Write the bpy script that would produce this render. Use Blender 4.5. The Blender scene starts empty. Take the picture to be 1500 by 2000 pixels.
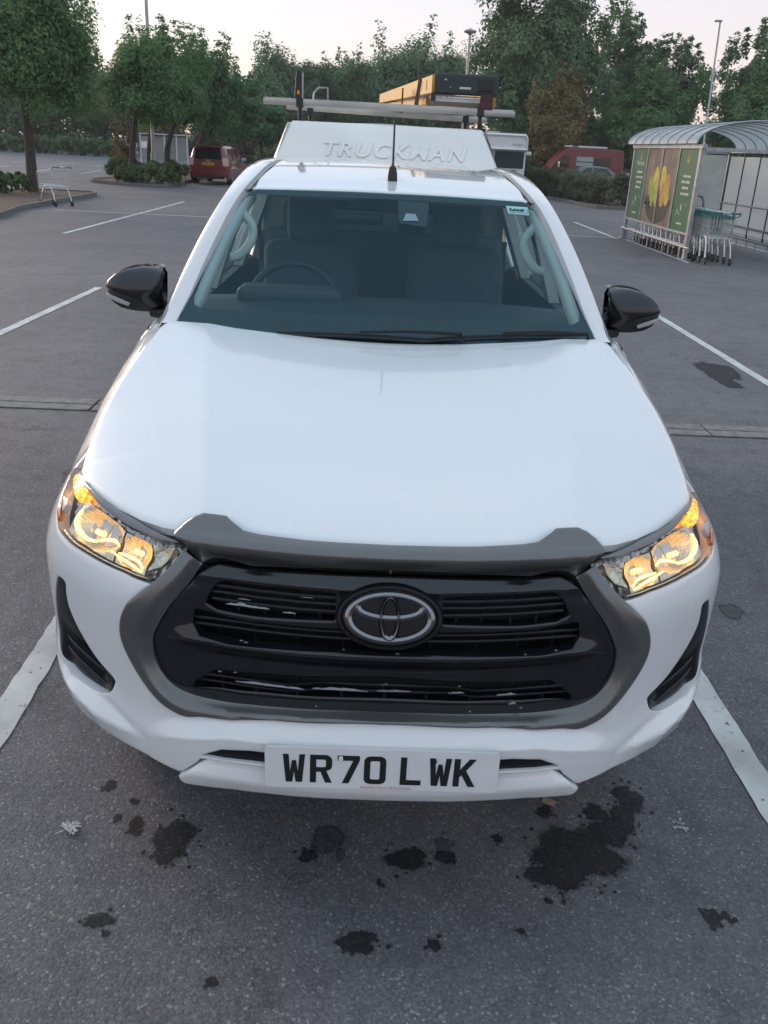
import bpy, bmesh, math, random
import numpy as np
from mathutils import Vector, Matrix
from mathutils.geometry import delaunay_2d_cdt
SC = bpy.context.scene
COL = SC.collection
R = math.radians

# ------------------------------------------------------------ camera, sky, sun, exposure
def build_camera():
    cam = bpy.data.cameras.new('camera'); o = bpy.data.objects.new('camera', cam); COL.objects.link(o)
    cam.sensor_fit = 'VERTICAL'; cam.sensor_height = 24.0; cam.lens = 24.0 * 1714.68 / 2000.0
    cam.clip_start = 0.05; cam.clip_end = 2000.0
    p, y, r = R(22.51185), R(-1.6711), R(2.84296)
    fwd = Vector((-math.sin(y) * math.cos(p), math.cos(y) * math.cos(p), -math.sin(p)))
    right = Vector((math.cos(y), math.sin(y), 0)); up = right.cross(fwd)
    r2 = right * math.cos(r) + up * math.sin(r); u2 = up * math.cos(r) - right * math.sin(r)
    m = Matrix((r2, u2, -fwd)).transposed().to_4x4(); m.translation = Vector((-0.07014, -1.57248, 1.86063))
    o.matrix_world = m
    SC.camera = o
build_camera()

SUN_EL, SUN_AZ = R(6.0), R(-40.0)      # azimuth measured from +Y towards +X: low on the left
world = bpy.data.worlds.new('World'); SC.world = world; world.use_nodes = True
wn = world.node_tree.nodes; wl = world.node_tree.links
wn.clear()
wo = wn.new('ShaderNodeOutputWorld'); bg = wn.new('ShaderNodeBackground'); sky = wn.new('ShaderNodeTexSky')
sky.sky_type = 'NISHITA'; sky.sun_disc = False; sky.sun_elevation = SUN_EL; sky.sun_rotation = SUN_AZ
sky.air_density = 1.0; sky.dust_density = 1.0; sky.ozone_density = 4.0; sky.altitude = 50
bg.inputs['Strength'].default_value = 0.15
hz = wn.new('ShaderNodeMix'); hz.data_type = 'RGBA'; hz.inputs[0].default_value = .78      # thin even cloud veil over the whole sky
tcw = wn.new('ShaderNodeTexCoord'); spw = wn.new('ShaderNodeSeparateXYZ'); rw = wn.new('ShaderNodeValToRGB'); scw = wn.new('ShaderNodeMix'); scw.data_type = 'RGBA'; scw.blend_type = 'MULTIPLY'; scw.inputs[0].default_value = 1.0
wl.new(tcw.outputs['Generated'], spw.inputs[0]); wl.new(spw.outputs['Z'], rw.inputs['Fac'])     # dusk veil: pink at the horizon, pale blue above
ew = rw.color_ramp.elements; ew[0].position = 0.0; ew[0].color = (1.02, .74, .68, 1); ew[1].position = 1.0; ew[1].color = (.75, .90, 1.02, 1)
for p_, c_ in ((.10, (.97, .775, .73, 1)), (.22, (.84, .82, .83, 1)), (.45, (.77, .88, .98, 1))): ew.new(p_).color = c_
scw.inputs[7].default_value = (2.75, 2.75, 2.75, 1); wl.new(rw.outputs[0], scw.inputs[6]); wl.new(scw.outputs[2], hz.inputs[7])
wl.new(sky.outputs[0], hz.inputs[6]); wl.new(hz.outputs[2], bg.inputs[0]); wl.new(bg.outputs[0], wo.inputs[0])
sl = bpy.data.lights.new('sun', 'SUN'); sl.energy = 0.75; sl.angle = R(20); sl.color = (1.0, 0.74, 0.55)
so = bpy.data.objects.new('sun', sl); COL.objects.link(so)
sd = Vector((math.sin(SUN_AZ) * math.cos(R(11)), math.cos(SUN_AZ) * math.cos(R(11)), math.sin(R(11))))
so.rotation_euler = (-sd).to_track_quat('-Z', 'Y').to_euler(); so.location = sd * 50
SC.view_settings.view_transform = 'Standard'; SC.view_settings.look = 'None'
SC.view_settings.gamma = 1.0; SC.view_settings.use_curve_mapping = False
SC.view_settings.exposure = 1.52
SC.render.engine = 'CYCLES'
SC.cycles.max_bounces = 8; SC.cycles.transparent_max_bounces = 24; SC.cycles.glossy_bounces = 4; SC.cycles.diffuse_bounces = 3
SC.cycles.caustics_reflective = False; SC.cycles.caustics_refractive = False; SC.cycles.sample_clamp_indirect = 4.0

# ------------------------------------------------------------ materials
def mat(name, base=(.5, .5, .5), rough=.5, metal=0., coat=0., coatr=.03, emit=None, es=0., spec=.5, noise=None, bump=None, trans=None):
    """noise=(scale, amount) mottles the colour, bump=(scale, strength) gives fine relief"""
    m = bpy.data.materials.new(name); m.use_nodes = True
    nt = m.node_tree; b = nt.nodes['Principled BSDF']
    b.inputs['Base Color'].default_value = (*base, 1); b.inputs['Roughness'].default_value = rough
    b.inputs['Metallic'].default_value = metal; b.inputs['Coat Weight'].default_value = coat
    b.inputs['Coat Roughness'].default_value = coatr; b.inputs['Specular IOR Level'].default_value = spec
    if emit: b.inputs['Emission Color'].default_value = (*emit, 1); b.inputs['Emission Strength'].default_value = es
    tc = None
    if noise or bump:
        tc = nt.nodes.new('ShaderNodeTexCoord')
    if noise:
        n = nt.nodes.new('ShaderNodeTexNoise'); n.inputs['Scale'].default_value = noise[0]; n.inputs['Detail'].default_value = 6
        nt.links.new(tc.outputs['Object'], n.inputs['Vector'])
        r = nt.nodes.new('ShaderNodeValToRGB')
        a = noise[1]
        r.color_ramp.elements[0].position = .3; r.color_ramp.elements[1].position = .7
        r.color_ramp.elements[0].color = (*[c * (1 - a) for c in base], 1); r.color_ramp.elements[1].color = (*[min(1, c * (1 + a)) for c in base], 1)
        nt.links.new(n.outputs['Fac'], r.inputs['Fac']); nt.links.new(r.outputs['Color'], b.inputs['Base Color'])
        mr = nt.nodes.new('ShaderNodeMapRange'); mr.inputs['To Min'].default_value = max(0, rough - .06); mr.inputs['To Max'].default_value = min(1, rough + .1)
        nt.links.new(n.outputs['Fac'], mr.inputs['Value']); nt.links.new(mr.outputs['Result'], b.inputs['Roughness'])
    if bump:
        n2 = nt.nodes.new('ShaderNodeTexNoise'); n2.inputs['Scale'].default_value = bump[0]; n2.inputs['Detail'].default_value = 4
        nt.links.new(tc.outputs['Object'], n2.inputs['Vector'])
        bp = nt.nodes.new('ShaderNodeBump'); bp.inputs['Strength'].default_value = bump[1]; bp.inputs['Distance'].default_value = .01
        nt.links.new(n2.outputs['Fac'], bp.inputs['Height']); nt.links.new(bp.outputs['Normal'], b.inputs['Normal'])
    return m

def glass_mat(name, tint=(.9, .95, .95), rough=.0, refl=1.0, body=None, bodyw=0.):
    m = bpy.data.materials.new(name); m.use_nodes = True; nt = m.node_tree; nt.nodes.clear()
    o = nt.nodes.new('ShaderNodeOutputMaterial'); mx = nt.nodes.new('ShaderNodeMixShader'); t = nt.nodes.new('ShaderNodeBsdfTransparent')
    g = nt.nodes.new('ShaderNodeBsdfGlossy'); g.inputs['Roughness'].default_value = rough
    lw = nt.nodes.new('ShaderNodeLayerWeight'); pw = nt.nodes.new('ShaderNodeMath'); pw.operation = 'POWER'; pw.inputs[1].default_value = 4.5
    f = nt.nodes.new('ShaderNodeMath'); f.operation = 'MULTIPLY_ADD'; f.inputs[1].default_value = .94; f.inputs[2].default_value = .045
    nt.links.new(lw.outputs['Facing'], pw.inputs[0]); nt.links.new(pw.outputs[0], f.inputs[0])
    t.inputs['Color'].default_value = (*tint, 1); g.inputs['Color'].default_value = (*(refl if hasattr(refl, '__len__') else (refl, refl, refl)), 1)
    src = t
    if body:
        d0 = nt.nodes.new('ShaderNodeBsdfDiffuse'); d0.inputs['Color'].default_value = (*body, 1); d1 = nt.nodes.new('ShaderNodeBsdfTranslucent'); d1.inputs['Color'].default_value = (*body, 1)
        d = nt.nodes.new('ShaderNodeMixShader'); d.inputs[0].default_value = .65 if bodyw > .3 else 0.; nt.links.new(d0.outputs[0], d.inputs[1]); nt.links.new(d1.outputs[0], d.inputs[2])
        m2 = nt.nodes.new('ShaderNodeMixShader'); m2.inputs[0].default_value = bodyw
        nt.links.new(t.outputs[0], m2.inputs[1]); nt.links.new(d.outputs[0], m2.inputs[2]); src = m2
    nt.links.new(f.outputs[0], mx.inputs[0]); nt.links.new(src.outputs[0], mx.inputs[1]); nt.links.new(g.outputs[0], mx.inputs[2])
    nt.links.new(mx.outputs[0], o.inputs[0])
    return m

def leaf_mat(name, c0, c1, c2):
    """c0..c2 leaf colours picked by the per-leaf tint attribute"""
    m = bpy.data.materials.new(name); m.use_nodes = True; nt = m.node_tree; nt.nodes.clear()
    o = nt.nodes.new('ShaderNodeOutputMaterial'); at = nt.nodes.new('ShaderNodeAttribute'); at.attribute_name = 'tint'
    r = nt.nodes.new('ShaderNodeValToRGB'); e = r.color_ramp.elements
    e[0].position = 0; e[0].color = (*c0, 1); e[1].position = 1; e[1].color = (*c2, 1); x = e.new(.5); x.color = (*c1, 1)
    nt.links.new(at.outputs['Fac'], r.inputs['Fac'])
    d = nt.nodes.new('ShaderNodeBsdfDiffuse'); t = nt.nodes.new('ShaderNodeBsdfTranslucent'); g = nt.nodes.new('ShaderNodeBsdfGlossy'); g.inputs['Roughness'].default_value = .45
    g.inputs['Color'].default_value = (.5, .5, .5, 1)
    m1 = nt.nodes.new('ShaderNodeMixShader'); m1.inputs[0].default_value = .45; m2 = nt.nodes.new('ShaderNodeMixShader'); m2.inputs[0].default_value = .05
    nt.links.new(r.outputs[0], d.inputs[0]); nt.links.new(r.outputs[0], t.inputs[0])
    nt.links.new(d.outputs[0], m1.inputs[1]); nt.links.new(t.outputs[0], m1.inputs[2])
    nt.links.new(m1.outputs[0], m2.inputs[1]); nt.links.new(g.outputs[0], m2.inputs[2]); nt.links.new(m2.outputs[0], o.inputs[0])
    return m

def asphalt_mat(name, dark=1.0, rough=.78, spec=.35, stain=False):
    m = bpy.data.materials.new(name); m.use_nodes = True; nt = m.node_tree; b = nt.nodes['Principled BSDF']; L = nt.links.new
    tc = nt.nodes.new('ShaderNodeTexCoord')
    def noise(s, d=5, rg=.6):
        n = nt.nodes.new('ShaderNodeTexNoise'); n.inputs['Scale'].default_value = s; n.inputs['Detail'].default_value = d; n.inputs['Roughness'].default_value = rg
        L(tc.outputs['Object'], n.inputs['Vector']); return n
    def ramp(src, els):
        r = nt.nodes.new('ShaderNodeValToRGB'); c = r.color_ramp
        c.elements[0].position, c.elements[1].position = els[0][0], els[-1][0]
        c.elements[0].color = (*els[0][1], 1); c.elements[1].color = (*els[-1][1], 1)
        for p, k in els[1:-1]: c.elements.new(p).color = (*k, 1)
        L(src, r.inputs['Fac']); return r
    v = nt.nodes.new('ShaderNodeTexVoronoi'); v.inputs['Scale'].default_value = 150; v.inputs['Randomness'].default_value = 1.0
    nz = noise(60, 3); mxv = nt.nodes.new('ShaderNodeVectorMath'); mxv.operation = 'MULTIPLY_ADD'; mxv.inputs[1].default_value = (.01, .01, .01)
    L(nz.outputs['Color'], mxv.inputs[0]); L(tc.outputs['Object'], mxv.inputs[2]); L(mxv.outputs[0], v.inputs['Vector'])
    sep = nt.nodes.new('ShaderNodeSeparateColor'); L(v.outputs['Color'], sep.inputs[0])
    k = dark
    r1 = ramp(sep.outputs[0], [(0, (.108 * k, .106 * k, .114 * k)), (.45, (.134 * k, .132 * k, .141 * k)), (.84, (.158 * k, .155 * k, .164 * k)), (.94, (.190 * k, .188 * k, .195 * k)), (1, (.30 * k, .29 * k, .29 * k))])
    # binder between the chips
    r2 = ramp(v.outputs['Distance'], [(0, (1.02, 1.02, 1.02)), (.45, (.97, .97, .97)), (.8, (.74, .74, .75))])
    mul = nt.nodes.new('ShaderNodeMix'); mul.data_type = 'RGBA'; mul.blend_type = 'MULTIPLY'; mul.inputs[0].default_value = 1
    L(r1.outputs[0], mul.inputs[6]); L(r2.outputs[0], mul.inputs[7])
    big = noise(.55, 6, .62); r3 = ramp(big.outputs['Fac'], [(.3, (.80, .80, .83)), (.7, (1.22, 1.18, 1.16))])
    mul2 = nt.nodes.new('ShaderNodeMix'); mul2.data_type = 'RGBA'; mul2.blend_type = 'MULTIPLY'; mul2.inputs[0].default_value = 1
    L(mul.outputs[2], mul2.inputs[6]); L(r3.outputs[0], mul2.inputs[7])
    med = noise(5.5, 5, .7); r4 = ramp(med.outputs['Fac'], [(.34, (.78, .78, .80)), (.5, (1, 1, 1)), (.75, (1.12, 1.1, 1.1))])
    mul3 = nt.nodes.new('ShaderNodeMix'); mul3.data_type = 'RGBA'; mul3.blend_type = 'MULTIPLY'; mul3.inputs[0].default_value = 1
    L(mul2.outputs[2], mul3.inputs[6]); L(r4.outputs[0], mul3.inputs[7])
    # fine meandering cracks and broad worn patches
    vc = nt.nodes.new('ShaderNodeTexVoronoi'); vc.feature = 'DISTANCE_TO_EDGE'; vc.inputs['Scale'].default_value = .30
    wn_ = noise(1.3, 6, .7); wv = nt.nodes.new('ShaderNodeVectorMath'); wv.operation = 'MULTIPLY_ADD'; wv.inputs[1].default_value = (2.2, 2.2, 0)
    L(wn_.outputs['Color'], wv.inputs[0]); L(tc.outputs['Object'], wv.inputs[2]); L(wv.outputs[0], vc.inputs['Vector'])
    rc = ramp(vc.outputs['Distance'], [(0, (.62, .62, .62)), (.0022, (.80, .80, .80)), (.004, (1, 1, 1))])
    bg_ = noise(.11, 4, .6); rb = ramp(bg_.outputs['Fac'], [(.35, (.86, .86, .87)), (.65, (1.13, 1.12, 1.11))])
    for rr_ in (rc, rb):
        mm_ = nt.nodes.new('ShaderNodeMix'); mm_.data_type = 'RGBA'; mm_.blend_type = 'MULTIPLY'; mm_.inputs[0].default_value = 1
        L(mul3.outputs[2], mm_.inputs[6]); L(rr_.outputs[0], mm_.inputs[7]); mul3 = mm_
    if stain:      # ragged soft edge: the soak attribute falls to zero at the rim
        at = nt.nodes.new('ShaderNodeAttribute'); at.attribute_name = 'soak'; ne = noise(34, 7, .82); ad = nt.nodes.new('ShaderNodeMath'); ad.operation = 'MULTIPLY_ADD'; ad.inputs[1].default_value = 1.15; L(ne.outputs['Fac'], ad.inputs[0]); L(at.outputs['Fac'], ad.inputs[2])
        mr = nt.nodes.new('ShaderNodeMapRange'); mr.interpolation_type = 'SMOOTHSTEP'; mr.inputs['From Min'].default_value = .66; mr.inputs['From Max'].default_value = 1.24; L(ad.outputs[0], mr.inputs['Value']); L(mr.outputs[0], b.inputs['Alpha'])
    L(mul3.outputs[2], b.inputs['Base Color'])
    b.inputs['Roughness'].default_value = rough; b.inputs['Specular IOR Level'].default_value = spec
    bp = nt.nodes.new('ShaderNodeBump'); bp.inputs['Strength'].default_value = .12 if stain else .38; bp.inputs['Distance'].default_value = .004; bp.invert = True
    L(v.outputs['Distance'], bp.inputs['Height']); L(bp.outputs[0], b.inputs['Normal'])
    return m

def paint_line_mat():
    m = bpy.data.materials.new('worn_line_paint'); m.use_nodes = True; nt = m.node_tree; b = nt.nodes['Principled BSDF']; L = nt.links.new
    b.inputs['Roughness'].default_value = .75
    tc = nt.nodes.new('ShaderNodeTexCoord'); n = nt.nodes.new('ShaderNodeTexNoise'); n.inputs['Scale'].default_value = 38; n.inputs['Detail'].default_value = 8; n.inputs['Roughness'].default_value = .75
    n2 = nt.nodes.new('ShaderNodeTexNoise'); n2.inputs['Scale'].default_value = 3.0; n2.inputs['Detail'].default_value = 4
    L(tc.outputs['Object'], n.inputs['Vector']); L(tc.outputs['Object'], n2.inputs['Vector'])
    r2 = nt.nodes.new('ShaderNodeValToRGB'); r2.color_ramp.elements[0].color = (.36, .36, .35, 1); r2.color_ramp.elements[1].color = (.60, .60, .58, 1)
    r2.color_ramp.elements[0].position = .3; r2.color_ramp.elements[1].position = .6
    L(n2.outputs['Fac'], r2.inputs['Fac']); L(r2.outputs[0], b.inputs['Base Color'])
    r = nt.nodes.new('ShaderNodeValToRGB'); r.color_ramp.elements[0].position = .345; r.color_ramp.elements[1].position = .40
    L(n.outputs['Fac'], r.inputs['Fac']); L(r.outputs[0], b.inputs['Alpha'])
    return m

M = {}
M['paint'] = mat('white_car_paint', (.72, .725, .73), .26, coat=1.0, coatr=.04, noise=(2.2, .025))
M['gap'] = mat('dark_shut_line', (.012, .012, .013), .8)
M['bronze'] = mat('bronze_grey_satin', (.150, .150, .150), .30, metal=.65, coat=.3, coatr=.2, bump=(900, .03))
M['gloss'] = mat('gloss_black_plastic', (.007, .008, .011), .18, coat=.3, coatr=.05, noise=(14, .3))
M['slat'] = mat('black_grille_bar', (.006, .007, .010), .38, spec=.3)
M['badge'] = mat('black_badge', (.004, .004, .006), .35, spec=.25)
M['black'] = mat('black_textured_plastic', (.016, .017, .018), .55, bump=(700, .12))
M['frit'] = mat('black_glass_border', (.012, .014, .018), .12)
M['chrome'] = mat('chrome', (.62, .62, .62), .12, metal=1.0)
M['darkchrome'] = mat('dark_chrome', (.24, .24, .25), .2, metal=1.0)
M['reflector'] = mat('lamp_reflector', (.72, .66, .54), .40, metal=1.0, bump=(110, .4))  # gold base colour paints the bulbs' amber glow onto silver reflectors
M['lampgrey'] = mat('lamp_bezel_grey', (.20, .20, .21), .30, metal=.6)
M['lampchrome'] = mat('lamp_inner_chrome', (.55, .53, .50), .28, metal=.9, bump=(90, .3))
M['lens'] = glass_mat('clear_lens', (.97, .97, .96), .0, .5)
M['glass'] = glass_mat('windscreen_glass', (.74, .88, .91), .0, (.40, .58, .66), body=(.05, .25, .38), bodyw=.03)  # teal body colour paints in the veil of sky and dashboard reflections
M['dglass'] = glass_mat('dark_side_glass', (.26, .30, .31), .0, .9)
M['bulb'] = mat('lit_bulb', (1, .8, .5), .5, emit=(1.0, .45, .08), es=2.0)
M['glow'] = mat('glowing_reflection', (1, .8, .5), .5, emit=(1.0, .53, .13), es=1.35)  # glowing stand-in for the bulbs' streaky reflections
M['amber'] = mat('lit_amber_indicator', (.9, .35, .03), .3, emit=(1.0, .38, .03), es=.9, bump=(160, .5))
def facet_amber():
    nt = M['amber'].node_tree; p = nt.nodes['Principled BSDF']; tc = nt.nodes.new('ShaderNodeTexCoord'); v = nt.nodes.new('ShaderNodeTexVoronoi'); v.inputs['Scale'].default_value = 120
    r = nt.nodes.new('ShaderNodeMapRange'); r.inputs['From Max'].default_value = .7; r.inputs['To Min'].default_value = 1.7; r.inputs['To Max'].default_value = .25
    nt.links.new(tc.outputs['Object'], v.inputs['Vector']); nt.links.new(v.outputs['Distance'], r.inputs['Value']); nt.links.new(r.outputs[0], p.inputs['Emission Strength'])
facet_amber()
M['amberoff'] = mat('amber_side_reflector', (.55, .16, .05), .22, coat=.5)
M['clearoff'] = mat('clear_reflector', (.45, .45, .46), .42, metal=.2)
M['plate'] = mat('number_plate_white', (.72, .73, .74), .35, noise=(9, .05))
M['ink'] = mat('plate_black_ink', (.010, .012, .013), .4)
M['redink'] = mat('red_small_print', (.55, .06, .08), .5)
M['tyre'] = mat('tyre_rubber', (.02, .02, .021), .8, bump=(120, .2))
M['rim'] = mat('alloy_wheel', (.42, .43, .44), .3, metal=.9)
M['dash'] = mat('dashboard_grey', (.030, .036, .042), .6, bump=(500, .1))
M['seat'] = mat('seat_cloth', (.075, .09, .105), .85, bump=(300, .25), noise=(4, .12))
M['cream'] = mat('cream_pillar_trim', (.62, .63, .57), .6)
M['head'] = mat('headlining_grey', (.42, .43, .42), .9)
M['sglass'] = glass_mat('cab_side_glass', (.72, .78, .78), .0, .9)
M['cardark'] = mat('car_interior_dark', (.02, .022, .025), .8)
M['canopy'] = mat('canopy_gelcoat', (.76, .755, .73), .42, coat=.25, coatr=.2, noise=(3.0, .07))
M['alu'] = mat('dull_aluminium', (.40, .375, .34), .5, metal=.5, noise=(6, .18))
M['brush'] = mat('galvanised_steel', (.36, .37, .38), .45, metal=.7, noise=(9, .2))
M['yellow'] = mat('yellow_fibreglass', (.42, .215, .014), .5, noise=(8, .22))
M['rust'] = mat('brown_strap', (.10, .045, .025), .8, noise=(20, .4))
M['concrete'] = mat('drain_concrete', (.20, .185, .175), .85, noise=(14, .28), bump=(160, .5))
M['kerb'] = mat('kerb_concrete', (.13, .125, .12), .9, noise=(7, .25), bump=(90, .4))
M['soil'] = mat('bark_mulch', (.09, .055, .045), .95, noise=(30, .5), bump=(40, .9))
M['bark'] = mat('tree_bark', (.055, .043, .035), .9, noise=(12, .4), bump=(30, .8))
M['asphalt'] = asphalt_mat('asphalt')
M['wet'] = asphalt_mat('wet_asphalt', .24, .70, .15, True)
M['damp'] = asphalt_mat('damp_asphalt', .55, .7, .3, True)
M['line'] = paint_line_mat()

# ------------------------------------------------------------ mesh helpers
def link(o, parent=None, inv=None):
    COL.objects.link(o)
    if parent is not None:
        o.parent = parent
        if parent.type == 'EMPTY': o.matrix_parent_inverse = parent.matrix_basis.inverted()
    return o
def mk(name, verts, faces, m, parent=None, smooth=None, normals=None, mats=None, fmat=None):
    me = bpy.data.meshes.new(name); me.from_pydata([tuple(map(float, v)) for v in verts], [], [tuple(map(int, f)) for f in faces]); me.update()
    for mm in (mats or [m]): me.materials.append(mm)
    if fmat is not None: me.polygons.foreach_set('material_index', fmat)
    if smooth is not None:
        me.shade_smooth()
        if normals is None and smooth < 180: me.set_sharp_from_angle(angle=R(smooth))
    if normals is not None:
        ln = []
        for lp in me.loops: ln.append(normals.get(lp.vertex_index, (0, 0, 0)))
        me.normals_split_custom_set(ln)
    return link(bpy.data.objects.new(name, me), parent)
def thing(name, label, cat, loc=(0, 0, 0), rz=0., group=None):
    o = bpy.data.objects.new(name, None); o.location = loc; o.rotation_euler = (0, 0, rz); o.empty_display_size = .2
    COL.objects.link(o); o['label'] = label; o['category'] = cat
    if group: o['group'] = group
    return o
def tag(o, label=None, cat=None, group=None, kind=None):
    if label: o['label'] = label
    if cat: o['category'] = cat
    if group: o['group'] = group
    if kind: o['kind'] = kind
    return o
class MB:
    """collects boxes, tubes and sheets into one mesh"""
    def __init__(s): s.v = []; s.f = []
    def add(s, v, f):
        n = len(s.v); s.v += [tuple(p) for p in v]; s.f += [tuple(i + n for i in q) for q in f]; return s
    def box(s, c, d, rz=0., mtx=None):
        x, y, z = d[0] / 2, d[1] / 2, d[2] / 2
        P = [(-x, -y, -z), (x, -y, -z), (x, y, -z), (-x, y, -z), (-x, -y, z), (x, -y, z), (x, y, z), (-x, y, z)]
        if mtx is not None: P = [tuple(mtx @ Vector(p)) for p in P]
        elif rz: ca, sa = math.cos(rz), math.sin(rz); P = [(a * ca - b * sa, a * sa + b * ca, e) for a, b, e in P]
        return s.add([(a + c[0], b + c[1], e + c[2]) for a, b, e in P], [(3, 2, 1, 0), (4, 5, 6, 7), (0, 1, 5, 4), (1, 2, 6, 5), (2, 3, 7, 6), (3, 0, 4, 7)])
    def hull(s, P):   # 8 points, bottom ring then top ring
        return s.add(P, [(3, 2, 1, 0), (4, 5, 6, 7), (0, 1, 5, 4), (1, 2, 6, 5), (2, 3, 7, 6), (3, 0, 4, 7)])
    def tube(s, path, r, n=8, closed=False, cap=True):
        P = [Vector(p) for p in path]; k = len(P); rr = r if hasattr(r, '__len__') else [r] * k
        ring = []; up = None; V = []
        for i in range(k):
            if closed: t = P[(i + 1) % k] - P[i - 1]
            else: t = P[min(i + 1, k - 1)] - P[max(i - 1, 0)]
            t.normalize()
            if up is None: up = t.orthogonal().normalized()
            up = (up - t * up.dot(t)); up = up.normalized() if up.length > 1e-6 else t.orthogonal().normalized()
            b = t.cross(up)
            V += [tuple(P[i] + (up * math.cos(a) + b * math.sin(a)) * rr[i]) for a in [2 * math.pi * j / n for j in range(n)]]
        F = []
        for i in range(k if closed else k - 1):
            i2 = (i + 1) % k
            for j in range(n): F.append((i * n + j, i * n + (j + 1) % n, i2 * n + (j + 1) % n, i2 * n + j))
        if cap and not closed: F += [tuple(range(n - 1, -1, -1)), tuple((k - 1) * n + j for j in range(n))]
        return s.add(V, F)
    def grid(s, rows, close_u=False):
        k, n = len(rows), len(rows[0]); V = [p for r_ in rows for p in r_]; F = []
        for i in range(k - 1):
            for j in range(n if close_u else n - 1):
                j2 = (j + 1) % n; F.append((i * n + j, i * n + j2, (i + 1) * n + j2, (i + 1) * n + j))
        return s.add(V, F)
    def build(s, name, m, parent=None, smooth=None): return mk(name, s.v, s.f, m, parent, smooth)
def bevel(o, w, seg=2):
    md = o.modifiers.new('bevel', 'BEVEL'); md.width = w; md.segments = seg; md.limit_method = 'ANGLE'; md.angle_limit = R(40)
    return o
def cat(P, n=10, closed=False):
    P = np.array(P, float)
    Q = np.vstack([P[-1], P, P[:2]]) if closed else np.vstack([2 * P[0] - P[1], P, 2 * P[-1] - P[-2]])
    out = []; t = (np.arange(n) / n)[:, None]
    for i in range(1, len(Q) - 2):
        a, b, c, d = Q[i - 1:i + 3]
        out.append(.5 * (2 * b + (c - a) * t + (2 * a - 5 * b + 4 * c - d) * t * t + (3 * b - a - 3 * c + d) * t ** 3))
    if not closed: out.append(P[-1:])
    return np.vstack(out)
def sm(a, b, x): t = np.clip((x - a) / (b - a), 0, 1); return t * t * (3 - 2 * t)
def resample(P, step, closed=True):
    P = np.array(P, float); Q = np.vstack([P, P[:1]]) if closed else P; out = []
    for a, b in zip(Q[:-1], Q[1:]):
        n = max(1, int(math.ceil(np.hypot(*(b - a)) / step)))
        out += [a + (b - a) * i / n for i in range(n)]
    if not closed: out.append(Q[-1])
    return np.array(out)
def inpoly(p, poly):
    x, y = p[:, 0], p[:, 1]; ins = np.zeros(len(p), bool); n = len(poly); j = n - 1
    for i in range(n):
        xi, yi = poly[i]; xj, yj = poly[j]
        if yi != yj:
            c = ((yi > y) != (yj > y)) & (x < (xj - xi) * (y - yi) / (yj - yi) + xi); ins ^= c
        j = i
    return ins
def bdist(p, loops):
    d = np.full(len(p), 1e9)
    for L in loops:
        A = L; B = np.roll(L, -1, 0); AB = B - A; l2 = (AB ** 2).sum(1) + 1e-12
        for s in range(0, len(p), 2000):
            q = p[s:s + 2000, None, :] - A[None]; t = np.clip((q * AB[None]).sum(2) / l2, 0, 1)
            e = q - t[..., None] * AB[None]; d[s:s + 2000] = np.minimum(d[s:s + 2000], np.sqrt((e ** 2).sum(2)).min(1))
    return d
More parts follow.
